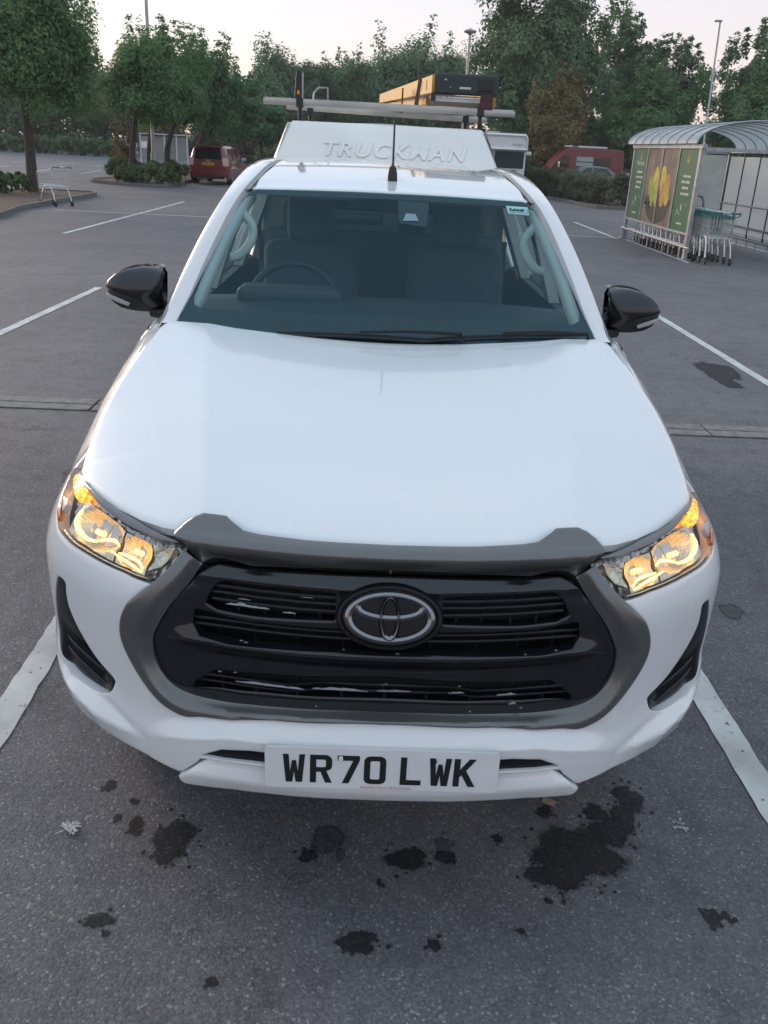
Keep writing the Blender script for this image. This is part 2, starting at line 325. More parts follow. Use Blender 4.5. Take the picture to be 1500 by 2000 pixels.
def panel(name, surf, poly, m, parent=None, holes=(), off=0., relief=None, r=.008, k=.45, th=.02, res=.016, out=1, lines=(), ne=.0025):
    """a body panel: outline (a, b) laid on surf(a, b), rim rolled over r, wall th deep. off > 0 sits further in."""
    loops = [resample(poly, res * .8)] + [resample(h, res * .8) for h in holes]
    def inside(p):
        i = inpoly(p, loops[0])
        for h in loops[1:]: i &= ~inpoly(p, h)
        return i
    lo, hi = loops[0].min(0), loops[0].max(0)
    gx, gy = np.meshgrid(np.arange(lo[0] + res * .5, hi[0], res), np.arange(lo[1] + res * .5, hi[1], res)); G = np.stack([gx.ravel(), gy.ravel()], 1)
    extra = []
    if r > 0:
        for L in loops:
            t = np.roll(L, -1, 0) - np.roll(L, 1, 0); nn = np.stack([-t[:, 1], t[:, 0]], 1); nn /= np.linalg.norm(nn, axis=1)[:, None] + 1e-12
            for q in (.35, 1.0):
                for sg in (1, -1): extra.append(L + nn * sg * r * q)
        E = np.vstack(extra); E = E[inside(E)]; dE = bdist(E, loops); E = E[(dE > r * .3)]
        dG = bdist(G, loops); G = G[inside(G) & (dG > r * 1.3)]
        pts = np.vstack([E, G])
    else:
        dG = bdist(G, loops); pts = G[inside(G) & (dG > res * .45)]
    LN = [resample(l, res * .8, False) for l in lines]; LN = [l[inside(l) & (bdist(l, loops) > max(r, .004))] for l in LN]
    for l in LN:
        dl = np.min(np.hypot(pts[:, None, 0] - l[None, :, 0], pts[:, None, 1] - l[None, :, 1]), axis=1); pts = pts[dl > res * .6]
    vs = [Vector(p) for L in loops for p in L]; ed = []; n0 = 0
    for L in loops: ed += [(n0 + i, n0 + (i + 1) % len(L)) for i in range(len(L))]; n0 += len(L)
    for l in LN:
        for i in range(len(l) - 1):
            if np.hypot(*(l[i + 1] - l[i])) < res * 2.5: ed.append((n0 + i, n0 + i + 1))
        vs += [Vector(p) for p in l]; n0 += len(l)
    vs += [Vector(p) for p in pts]
    V2, _, F, *_ = delaunay_2d_cdt(vs, ed, [], 0, 1e-6)
    P = np.array([tuple(v) for v in V2]); F = np.array([f for f in F if len(f) == 3])
    F = F[inside(P[F].mean(1))]
    def full(p):
        a, b = p[:, 0], p[:, 1]; e = 1e-3
        S = surf(a, b); n = np.cross(surf(a + e, b) - surf(a - e, b), surf(a, b + e) - surf(a, b - e)); n /= np.linalg.norm(n, axis=1)[:, None] + 1e-12
        o = np.full(len(p), float(off))
        if relief is not None: o = o + relief(a, b)
        if r > 0:
            d = bdist(p, loops); d = np.where(inside(p), d, -d); d = np.clip(d, -r, r); o = o + k * r * .5 * (1 - d / r) ** 2 * (1 if True else 0)
        return S - n * out * o[:, None], n * out
    X, n_in = full(P); e = ne
    da = full(P + [e, 0])[0] - full(P - [e, 0])[0]; db = full(P + [0, e])[0] - full(P - [0, e])[0]
    N = np.cross(da, db) * out; N /= np.linalg.norm(N, axis=1)[:, None] + 1e-12
    if out < 0: F = F[:, ::-1]
    verts = [tuple(x) for x in X]; faces = [tuple(f) for f in F]
    normals = {i: tuple(N[i]) for i in range(len(N))}
    if th > 0:
        for li, L in enumerate(loops):
            XL, nl = full(L); b0 = len(verts); nL = len(L)
            verts += [tuple(x) for x in XL] + [tuple(x - n_ * th) for x, n_ in zip(XL, nl)]
            area = .5 * np.sum(L[:, 0] * np.roll(L[:, 1], -1) - np.roll(L[:, 0], -1) * L[:, 1])
            flip = (area > 0) ^ (li > 0) ^ (out < 0)
            for i in range(nL):
                j = (i + 1) % nL; q = (b0 + i, b0 + nL + i, b0 + nL + j, b0 + j); faces.append(q if flip else q[::-1])
    return mk(name, verts, faces, m, parent, 180, normals)
def half(P):   # outline given for s >= 0 from one end on the axis to the other: mirrored to a closed loop
    P = np.array(P, float); return np.vstack([P, (P * [-1, 1])[::-1]])
def mir(P, sg): return np.array(P, float) * [sg, 1]
def text_mesh(name, txt, size, m, ext=.0, bev=0., shear=0., offset=0., spacing=1.0, align='CENTER'):
    c = bpy.data.curves.new(name, 'FONT'); c.body = txt; c.size = size; c.extrude = ext; c.bevel_depth = bev; c.shear = shear; c.offset = offset
    c.space_character = spacing; c.align_x = align; c.align_y = 'CENTER'; c.resolution_u = 3
    o = bpy.data.objects.new(name, c); COL.objects.link(o); dg = bpy.context.evaluated_depsgraph_get(); me = bpy.data.meshes.new_from_object(o.evaluated_get(dg))
    bpy.data.objects.remove(o); bpy.data.curves.remove(c); me.materials.clear(); me.materials.append(m); me.name = name
    return me
def place_mesh(name, me, mtx, parent):
    me.transform(mtx); return link(bpy.data.objects.new(name, me), parent)
# ------------------------------------------------------------ ground, markings, drain
def ground():
    xs = [-600, -60, -12, -4, 4, 12, 60, 600]; ys = [-60, -3, 3, 12, 40, 130, 800]
    rows = [[(x, y, 0) for x in xs] for y in ys]
    o = MB().grid(rows).build('ground', M['asphalt']); tag(o, kind='structure')
ground()
rng = random.Random(7)
def strip(x0, y0, x1, y1, w, name='parking_line'):
    d = Vector((x1 - x0, y1 - y0)); L = d.length; d /= L; n = Vector((-d.y, d.x)); k = max(2, int(L / .05)); rows = []
    for i in range(k + 1):
        p = Vector((x0, y0)) + d * (L * i / k); a = w / 2 + rng.uniform(-.004, .004); b = w / 2 + rng.uniform(-.004, .004)
        rows.append([(p.x - n.x * a, p.y - n.y * a, .004), (p.x, p.y, .004), (p.x + n.x * b, p.y + n.y * b, .004)])
    o = MB().grid(rows).build(name, M['line']); tag(o, kind='structure'); return o
for x in (-1.265, 1.255): strip(x + .02, -.62, x - .03, 4.55, .105)
strip(-3.6, 10.2, -3.74, 4.98, .1); strip(3.70, 10.02, 3.66, 4.98, .1)
strip(-5.99, 27.8, -6.16, 16.7, .1)
strip(-8.2, 22.3, -3.4, 22.31, .09)
strip(-3.45, 16.9, -3.45, 22.3, .1); strip(-3.45, 22.34, -3.45, 27.7, .1)
for x in (6.22, 3.75): strip(x, 27.0, x - .06, 21.62, .1)
strip(4.9, 21.8, 9.2, 21.95, .08); strip(9.25, 22.0, 9.4, 16.6, .1); strip(6.36, 21.5, 6.33, 16.6, .07)
for i in range(6): strip(-14.5 - i * 2.5, 45, -14.9 - i * 2.5, 50, .1)
for i in range(8): strip(-17 - i * 2.5, 56, -17.3 - i * 2.5, 61, .1)
strip(-40, 50.2, -14, 50.2, .1)
def drain():
    root = mk('drain_channel', [(-13, 4.60, .001), (13, 4.60, .001), (13, 4.92, .001), (-13, 4.92, .001)], [(0, 1, 2, 3)], M['gap']); tag(root, kind='structure')
    n = 22; L = 1.145; x0 = -2.06 - 9 * L
    mb = MB()
    for yy, w in ((4.683, .135), (4.837, .135)): mb.box((L / 2, yy, .0), (L - .012, w, .016))
    first = None
    for i in range(n):
        if first is None: o = mb.build('channel_block', M['concrete'], root); bevel(o, .004, 1); first = o
        else: o = first.copy(); COL.objects.link(o); o.parent = root
        o.location = (x0 + i * L, rng.uniform(-.003, .003), rng.uniform(0, .002)); o.rotation_euler = (0, 0, rng.uniform(-.002, .002))
drain()
# wet patches dripping off the washed truck
WET = [(-0.57, 0.4, 0.060, 0.076), (-0.58, 0.34, 0.028, 0.039), (-0.69, 0.45, 0.018, 0.04), (-0.81, 0.62, 0.019, 0.024), (-0.75, 0.48, 0.012, 0.015), (-0.72, 0.55, 0.012, 0.013), (-0.18, 0.35, 0.025, 0.025), (0.1, 0.35, 0.056, 0.044), (0.21, 0.36, 0.032, 0.022), (0.59, 0.39, 0.122, 0.108), (0.52, 0.3, 0.08, 0.048), (0.71, 0.48, 0.07, 0.055), (0.77, 0.54, 0.04, 0.057), (0.81, 0.63, 0.046, 0.061), (0.69, 0.56, 0.04, 0.034), (0.53, 0.56, 0.022, 0.027), (0.37, 0.44, 0.015, 0.019), (-0.7, 0.11, 0.036, 0.026), (-0.67, 0.07, 0.01, 0.012), (-0.04, 0.06, 0.052, 0.031), (-0.01, 0.08, 0.02, 0.019), (0.16, 0.06, 0.016, 0.019), (0.91, 0.17, 0.022, 0.035), (0.9, 0.19, 0.011, 0.01), (0.95, 0.18, 0.014, 0.014), (0.96, 0.16, 0.01, 0.01), (-0.38, -0.06, 0.015, 0.015), (0.39, 0.11, 0.011, 0.01), (0.48, 0.21, 0.01, 0.011), (0.52, 0.21, 0.008, 0.011), (0.02, 0.26, 0.008, 0.018), (3.37, 6.84, 0.17, 0.42), (3.28, 6.35, 0.10, 0.22), (3.3, 6.6, .12, .2)]
DAMP = [(-0.13, 0.42, 0.047, 0.058), (-0.09, 0.36, 0.017, 0.024), (0.21, 0.41, 0.03, 0.029), (1.62, 1.9, .05, .08), (1.72, 1.62, .04, .06), (1.80, 1.4, .05, .05), (-1.75, 3.3, .08, .12), (-1.62, 3.0, .05, .1)]
def blobs(name, spots, m, z, sat, seed):
    r = random.Random(seed); V = []; F = []; K = []
    for near, step in ((True, .005), (False, .02)):
        S = [(x, y, a * .92, b_ * .92) for x, y, a, b_ in spots if (y < 1.2) == near]
        if not S: continue
        drops = []
        if near:
            for x, y, a, b_ in S:
                for _ in range(int(sat * (a + b_) * 120)):
                    t = r.uniform(0, 6.28); q = 1 + abs(r.gauss(0, .42)); s = r.uniform(.003, .0065); drops.append((x + a * q * math.cos(t), y + b_ * q * math.sin(t), s, s * r.uniform(.8, 1.4)))
        S = S + drops; A = np.array(S); x0, y0 = (A[:, :2] - A[:, 2:] * 1.4).min(0); x1, y1 = (A[:, :2] + A[:, 2:] * 1.4).max(0)
        gx = np.arange(x0, x1 + step, step); gy = np.arange(y0, y1 + step, step); X, Y = np.meshgrid(gx, gy); soak = np.zeros_like(X)
        for x, y, a, b_ in S:
            ph = [r.uniform(0, 6.28) for _ in range(4)]; dx, dy = (X - x) / a, (Y - y) / b_; t = np.arctan2(dy, dx)
            q = np.hypot(dx, dy) / (1 + .10 * np.sin(2 * t + ph[0]) + .09 * np.sin(3 * t + ph[1]) + .07 * np.sin(5 * t + ph[2]) + .05 * np.sin(9 * t + ph[3]))
            soak = np.maximum(soak, np.interp(q, [0, .50, .85, 1.25], [1, 1, .62, 0]) * (1 if a > .009 else .85))
        ny, nx = X.shape; idx = -np.ones(X.size, int); on = soak > 0; q4 = on[:-1, :-1] | on[1:, :-1] | on[:-1, 1:] | on[1:, 1:]; jj, ii = np.nonzero(q4)
        quads = np.stack([jj * nx + ii, jj * nx + ii + 1, (jj + 1) * nx + ii + 1, (jj + 1) * nx + ii], 1); used = np.unique(quads); idx[used] = np.arange(len(used)) + len(V)
        V += [(px, py, z) for px, py in zip(X.ravel()[used], Y.ravel()[used])]; K += list(soak.ravel()[used]); F += [tuple(f) for f in idx[quads]]
    o = mk(name, V, F, m); tag(o, kind='stuff')
    at = o.data.attributes.new('soak', 'FLOAT', 'POINT'); at.data.foreach_set('value', K)
blobs('water_stains', WET, M['wet'], .0016, 1.0, 3)
blobs('damp_stains', DAMP, M['damp'], .001, .25, 5)
def litter():
    r = random.Random(11); mb = MB(); c = (-.87, .43)
    for i in range(44):
        a = r.uniform(0, 6.28); L = r.uniform(.008, .030); w = r.uniform(.0010, .0028); x, y = c[0] + r.gauss(0, .008), c[1] + r.gauss(0, .008)
        mb.box((x + L / 2 * math.cos(a), y + L / 2 * math.sin(a), .006 + r.random() * .006), (L, w, .002), mtx=Matrix.Rotation(a, 3, 'Z') @ Matrix.Rotation(r.uniform(-.25, .25), 3, 'Y'))
    o = mb.build('feather_tuft', mat('white_feather', (.62, .62, .58), .8)); tag(o, 'small frayed white tuft lying on the asphalt left of the number plate', 'litter')
    o = MB().box((0, 0, 0), (.040, .026, .003), rz=-.5).build('paper_scrap', mat('brown_paper', (.30, .21, .17), .8, noise=(60, .2))); bevel(o, .001, 1); o.location = (.55, .60, .0065)
    tag(o, 'small brown scrap of paper on the wet asphalt below the bumper corner', 'litter')
    mb = MB()
    for i in range(30):
        x, y, s = .94 + r.gauss(0, .014), .51 + r.gauss(0, .018), r.uniform(.002, .006); mb.box((x, y, .003), (s, s * 1.3, .002), rz=r.random() * 3)
    o = mb.build('white_droppings', mat('white_splash', (.40, .41, .41), .9)); tag(o, kind='stuff')
litter()
# ------------------------------------------------------------ the white pickup
PX = cat([(0, .02), (.15, .025), (.25, .036), (.35, .053), (.45, .08), (.54, .115), (.62, .158), (.70, .218), (.772, .286), (.826, .365), (.860, .455), (.884, .57), (.901, .72), (.914, .88), (.922, 1.1)], 14)
PX = np.vstack([PX, [(.922, 5.4)]])
SL_ = np.concatenate([[0], np.cumsum(np.hypot(*np.diff(PX, axis=0).T))])
CLn = cat([(.30, .13), (.36, .10), (.40, .06), (.46, .035), (.52, .010), (.58, .002), (.60, .001), (.622, 0.0), (.628, .002), (.645, .018), (.662, .034), (.675, .038), (.72, .04), (.85, .04), (.92, .042), (.98, .052), (1.03, .078), (1.07, .115), (1.12, .18), (1.2, .3)])
SLn = cat([(.30, .14), (.36, .09), (.40, .06), (.46, .026), (.52, .012), (.56, .006), (.60, .002), (.63, .0), (.66, .004), (.70, .006), (.8, .002), (.9, .001), (.95, .010), (1.0, .032), (1.05, .07), (1.1, .12), (1.2, .25)])
DLn = cat([(.30, .10), (.42, .06), (.50, .03), (.60, .010), (.70, .002), (.8, .002), (.9, .002), (.95, .010), (1.0, .032), (1.05, .07), (1.1, .12), (1.2, .25)])
ZC = np.array([(0, .628), (.35, .622), (.42, .605), (.55, .580), (.66, .628), (.75, .640), (.9, .65), (1.3, .66)])
ZT = np.array([(0, 1.1), (1.15, 1.1), (1.30, 1.107), (1.50, 1.142), (1.70, 1.19), (1.90, 1.232), (2.05, 1.255), (2.20, 1.285), (7, 1.285)])
I_ = np.interp
WU = np.array([(.50, .570), (.566, .571), (.61, .594), (.65, .622), (.69, .636), (.77, .629), (.84, .626), (.90, .640), (.95, .66), (2, .66)]); WL = np.array([(.50, .564), (.566, .566), (.608, .574), (.64, .580), (.705, .592), (.762, .600), (.83, .612), (.92, .632), (2, .640)]); WG = np.array([(.57, 0), (.63, .6), (.70, 1), (.80, .8), (.90, .3), (.97, 0)])
def wing(s, z):     # stepped ledge of the lower bumper corner
    s = np.abs(s); u = I_(s, WU[:, 0], WU[:, 1]); l = I_(s, WL[:, 0], WL[:, 1]); return -.030 * I_(s, WG[:, 0], WG[:, 1]) * sm(0, 1, (u - z) / np.maximum(u - l, .022)) * np.clip((z - .475) / np.maximum(l - .475, .02), 0, 1)
def lean(s, z):
    a = np.abs(s); zz = z - (I_(a, ZC[:, 0], ZC[:, 1]) - .625) * (1 - sm(.66, .76, z)) * (1 - sm(.95, 1.2, a)); zz = zz - (I_(a, ZT[:, 0], ZT[:, 1]) - 1.1) * sm(.8, 1.05, z)
    w = sm(.40, .60, a); v = sm(.95, 1.2, a)
    return I_(zz, CLn[:, 0], CLn[:, 1]) * (1 - w) + (I_(zz, SLn[:, 0], SLn[:, 1]) * (1 - v) + I_(zz, DLn[:, 0], DLn[:, 1]) * v) * w
def FAS(s, z):
    s = np.asarray(s, float); z = np.asarray(z, float); a = np.abs(s); sg = np.where(s < 0, -1., 1.)
    def xy(q): return np.where(q < 0, -1., 1.) * I_(np.abs(q), SL_, PX[:, 0]), I_(np.abs(q), SL_, PX[:, 1])
    x, y = xy(s); e = .012; x1, y1 = xy(s + e); x0, y0 = xy(s - e); tx, ty = x1 - x0, y1 - y0; n = np.hypot(tx, ty) + 1e-12
    o = lean(s, z)
    return np.stack([x - ty / n * o, y + tx / n * o, z], -1)
def fas(s, z, off=0.):
    p = FAS(np.array([s]), np.array([z]))[0]; e = 2e-3
    a = FAS(np.array([s + e]), np.array([z]))[0] - FAS(np.array([s - e]), np.array([z]))[0]; b = FAS(np.array([s]), np.array([z + e]))[0] - FAS(np.array([s]), np.array([z - e]))[0]
    n = np.cross(a, b); n /= np.linalg.norm(n); return p - n * off

truck = thing('pickup_truck', 'white double cab pickup facing forward in the bay with canopy and roof bars', 'pickup truck', (0, 2.6, 0))

FRAME_OUT = [(.478, 1.036), (.502, 1.0), (.535, .966), (.560, .943), (.586, .915), (.606, .868), (.608, .825), (.589, .775), (.560, .721), (.530, .680), (.50, .655), (.463, .641), (.40, .645), (.293, .659), (.126, .671), (0, .675)]
FRAME_IN = [(.436, 1.017), (.462, .965), (.499, .911), (.533, .848), (.541, .820), (.540, .78), (.524, .737), (.498, .706), (.462, .688), (.41, .680), (.30, .684), (.128, .690), (0, .692)]
LAMP = [(1.19, 1.046), (1.13, 1.067), (1.06, 1.082), (.97, 1.090), (.888, 1.089), (.774, 1.083), (.636, 1.075), (.554, 1.064), (.486, 1.051), (.509, 1.006), (.538, .968), (.615, .977), (.735, .981), (.825, .984), (.90, .990), (.95, 1.005), (1.02, 1.022), (1.10, 1.029), (1.18, 1.034)]
FOG = [(.867, .878), (.848, .890), (.818, .888), (.819, .862), (.814, .828), (.785, .785), (.722, .726), (.661, .694), (.656, .678), (.669, .653), (.690, .641), (.735, .630), (.840, .629), (.888, .641), (.930, .684), (.926, .75), (.900, .82)]
FOGS = cat(FOG, 4, True)
arch = lambda a: (1.597 + .44 * math.cos(R(a)), .385 + .44 * math.sin(R(a)))
BUMP = [(0, .680)] + [(s - .006 * (s > .45), z + .005) for s, z in FRAME_OUT[::-1][1:-2]] + [(.537, .964), (.615, .9745), (.735, .9785), (.826, .9815), (.901, .9875), (.951, 1.0025), (1.02, 1.0195), (1.10, 1.0265), (1.183, 1.031), (1.178, .97), (1.197, .88), (1.242, .78), arch(139), arch(150), arch(162), arch(174), (1.10, .445), (1.0, .472), (.93, .497), (.86, .522), (.795, .538), (.70, .540), (.631, .526), (.565, .509), (.506, .494), (.481, .489), (.462, .505), (.430, .535), (.421, .548), (.400, .552), (.363, .553), (.0, .553)]
SLOT = [(.417, .556), (.40, .569), (.366, .588), (.30, .596), (.0, .600)]
SLOT2 = [(.0, .566), (.30, .562), (.363, .558)]
slot = half(SLOT[::-1] + [SLOT2[2], SLOT2[1], SLOT2[0]])
slot = half([(0, .600), (.30, .597), (.366, .588), (.40, .570), (.417, .5585), (.363, .5575), (.30, .561), (0, .565)])
panel('front_bumper', FAS, half(BUMP), M['paint'], truck, holes=[slot, mir(FOGS, 1), mir(FOGS, -1)], r=.006, k=.6, th=.03, res=.008, relief=wing, lines=[[(s, float(I_(abs(s), ZC[:, 0], ZC[:, 1])) + dz) for s in np.linspace(-.58, .58, 60)] for dz in (-.003, .003, .037)])
panel('bumper_slot', FAS, half([(0, .605), (.30, .603), (.375, .592), (.425, .560), (.425, .55), (.30, .553), (0, .555)]), M['slat'], truck, off=.010, r=0, th=.0)
SKID = [(0, .549), (.363, .549), (.398, .547), (.426, .530), (.458, .502), (.4805, .484), (.479, .464), (.466, .458), (.36, .462), (.2, .468), (0, .470)]
panel('skid_strip', FAS, half(SKID), M['paint'], truck, off=-.010, r=.010, k=.7, th=.05, relief=lambda a, b: .020 * sm(.50, .545, b))
# backing so no daylight shows through the nose
panel('nose_backing', FAS, half([(0, 1.05), (.48, 1.04), (.60, .95), (.9, .95), (1.1, .9), (1.1, .5), (.9, .5), (.5, .50), (0, .5)]), M['gap'], truck, off=.13, r=0, th=0, res=.05)
ring = np.vstack([FRAME_OUT, (np.array(FRAME_OUT) * [-1, 1])[::-1][1:]]); ringi = np.vstack([FRAME_IN, (np.array(FRAME_IN) * [-1, 1])[::-1][1:]])
U = np.vstack([cat(ring, 4), cat(ringi[::-1], 4)])
RO, RI = cat(ring, 8), cat(ringi, 8)
def ring_fall(a, b):     # the frame slopes from a crest near its outer edge down to the grille
    p = np.stack([np.asarray(a, float), np.asarray(b, float)], -1)
    def dd(L):
        A, B = L[:-1], L[1:]; AB = B - A; q = p[:, None, :] - A[None]; t = np.clip((q * AB[None]).sum(2) / ((AB ** 2).sum(1) + 1e-12), 0, 1); return np.sqrt(((q - t[..., None] * AB[None]) ** 2).sum(2)).min(1)
    f = dd(RO); f = f / (f + dd(RI) + 1e-9)
    return .026 * sm(.45, 1.05, f)
gr = panel('grille', FAS, half([(0, 1.026), (.40, 1.022), (.424, 1.012)] + [(s + .002, z) for s, z in FRAME_IN[1:-1]] + [(0, .692)]), M['gloss'], truck,
    holes=[mir([(.407, .963), (.418, .935), (.421, .924), (.394, .911), (.3, .907), (.118, .915), (.118, .982), (.194, .986), (.303, .986), (.374, .987), (.398, .977)], q) for q in (1, -1)]
        + [half([(0, .886), (.113, .893), (.245, .893), (.34, .893), (.444, .906), (.450, .867), (.431, .846), (.359, .839), (.245, .842), (0, .848)]),
           half([(0, .757), (.301, .740), (.411, .734), (.458, .702), (.470, .688), (.424, .6865), (.301, .694), (0, .703)])],
    off=.022, r=.006, k=.8, th=.03, res=.012,
    relief=lambda a, b: -.020 * np.exp(-((b - (.838 - .02 * (np.abs(a) > 9))) / .018) ** 2) * (1 - sm(.44, .52, np.abs(a))) + .030 * sm(.83, .77, b) * (1 - sm(.40, .52, np.abs(a))) - .008 * np.exp(-((b - .995) / .012) ** 2))
panel('grille_frame', FAS, U, M['bronze'], truck, off=-.012, r=.007, k=.8, th=.05, res=.007, relief=ring_fall, ne=.006)
def slats():
    def bar(pts, off, r_, name='slat'):
        mb = MB(); mb.tube([fas(s, z, off) for s, z in pts], r_, 6); mb.build(name, M['slat'], gr, 60)
    for zz in (.931, .949, .967):
        for sg in (1, -1): bar([(sg * s, zz + .004 * s) for s in (.10, .2, .3, .41)], .035, .0045)
    for zz in (.862, .878): bar([(s, zz) for s in np.linspace(-.45, .45, 13)], .04, .004)
    for zz in (.728, .712): bar([(s, zz + .012 * (abs(s) < .2) - .01 * abs(s)) for s in np.linspace(-.45, .45, 13)], .05, .004)
    for s in (.155, .215, .285, .35):
        for sg in (1, -1): bar([(sg * s, .905), (sg * s, .99)], .045, .0035, 'rib')
    for s in (-.40, -.31, -.21, -.10, .0, .10, .21, .31, .40):
        bar([(s, .835), (s, .90)], .048, .0035, 'rib'); bar([(s, .69), (s, .76)], .058, .004, 'rib')
    # pale smears painting in the reflections on the wet gloss bars
    r = random.Random(4); mb = MB()
    def smear(s, z, L, h, off):
        n = 12; V = []
        for i in range(n + 1):
            q = i / n; w = h * math.sin(math.pi * q) ** .5 * r.uniform(.4, 1)
            V += [fas(s + L * q, z - w * .3, off), fas(s + L * q, z + w, off - .003), fas(s + L * q, z + w * .2, off - .006)]
        mb.add(V, [(3 * i + a, 3 * i + b, 3 * i + b + 3, 3 * i + a + 3) for i in range(n) for a, b in ((0, 2), (2, 1))])
    for a in [(-.375, .928, .07, .009, .030), (-.32, .928, .05, .005, .030), (-.24, .924, .03, .004, .030), (-.345, .945, .03, .003, .03), (-.20, .966, .03, .003, .03), (-.36, .722, .17, .008, .044), (-.17, .727, .13, .007, .044), (-.02, .73, .08, .005, .044), (.15, .726, .04, .005, .046), (.27, .716, .05, .005, .046), (.30, .695, .02, .006, .04)]: smear(*a)
    for i in range(14):
        s = r.uniform(-.4, .4); z = r.choice((.845, .85, .766, .70)) + r.uniform(-.004, .004); smear(s, z, r.uniform(.003, .010), r.uniform(.001, .003), .012)
    o = mb.build('wet_reflections', mat('painted_wet_reflection', (.24, .26, .28), .25), gr); o['kind'] = 'stuff'
slats()
TRIM_TOP = [(0, 1.070), (.09, 1.070), (.202, 1.0705), (.303, 1.0725), (.345, 1.0755), (.383, 1.0875), (.399, 1.0935), (.462, 1.0945), (.482, 1.088), (.498, 1.077), (.509, 1.062)]
TRIM_BOT = [(.505, 1.0535), (.481, 1.046), (.466, 1.034), (.452, 1.026), (.436, 1.018), (.422, 1.027), (.406, 1.031), (.342, 1.034), (.248, 1.034), (.139, 1.034), (0, 1.034)]
panel('hood_guard', FAS, half(TRIM_TOP + TRIM_BOT), M['bronze'], truck, off=-.018, r=.008, k=1.0, th=.05, res=.009, relief=lambda a, b: -.012 * np.exp(-((b - 1.051) / .012) ** 2) + .030 * sm(1.047, 1.028, b))
def emblem():
    mb = MB(); c = fas(0, .944, .0)
    up = Vector((0, .35, 1)).normalized(); rt = Vector((1, 0, 0)); nn = rt.cross(up)   # nn points to the camera side
    cc = Vector(c) + nn * .016
    def ell(w, h, z=0., dz=0., n=48): return [cc + rt * (w * math.cos(2 * math.pi * i / n)) + up * (h * .86 * math.sin(2 * math.pi * i / n) + dz * .86) + nn * z for i in range(n)]
    n = 48
    rows = [ell(.112, .080, -.05), ell(.113, .081, .004), ell(.110, .078, .010), ell(.103, .071, .011), ell(.099, .068, .007), ell(.05, .03, .008), [cc + nn * .008] * n]
    badge = MB().grid(rows, True).build('badge', M['badge'], truck, 40)
    def flat(name, w, h, bw, bh, dz, z, dzi=None):
        dzi = dz if dzi is None else dzi
        rows = [ell(w, h, z - .004, dz), ell(w, h, z, dz), ell((w + bw) / 2, (h + bh) / 2, z + .004, (dz + dzi) / 2), ell(bw, bh, z, dzi), ell(bw, bh, z - .004, dzi)]
        return MB().grid(rows, True).build(name, M['darkchrome'], badge, 50)
    flat('emblem_ring', .0945, .063, .080, .050, 0, .014, 0)
    flat('emblem_oval', .0225, .057, .0145, .045, -.003, .015, .0)
    flat('emblem_arc', .076, .0315, .062, .0215, .024, .0135, .0275)
emblem()
def lp(P, sg):
    P = np.array(P, float); s = P[:, 0]; return np.stack([sg * I_(s, [0, .8, .857, .905, .96, 1.035], [0, .812, .888, .945, 1.06, 1.175]), P[:, 1] - I_(s, [.8, .857, .96, 1.035], [0, .004, .017, .045])], 1)
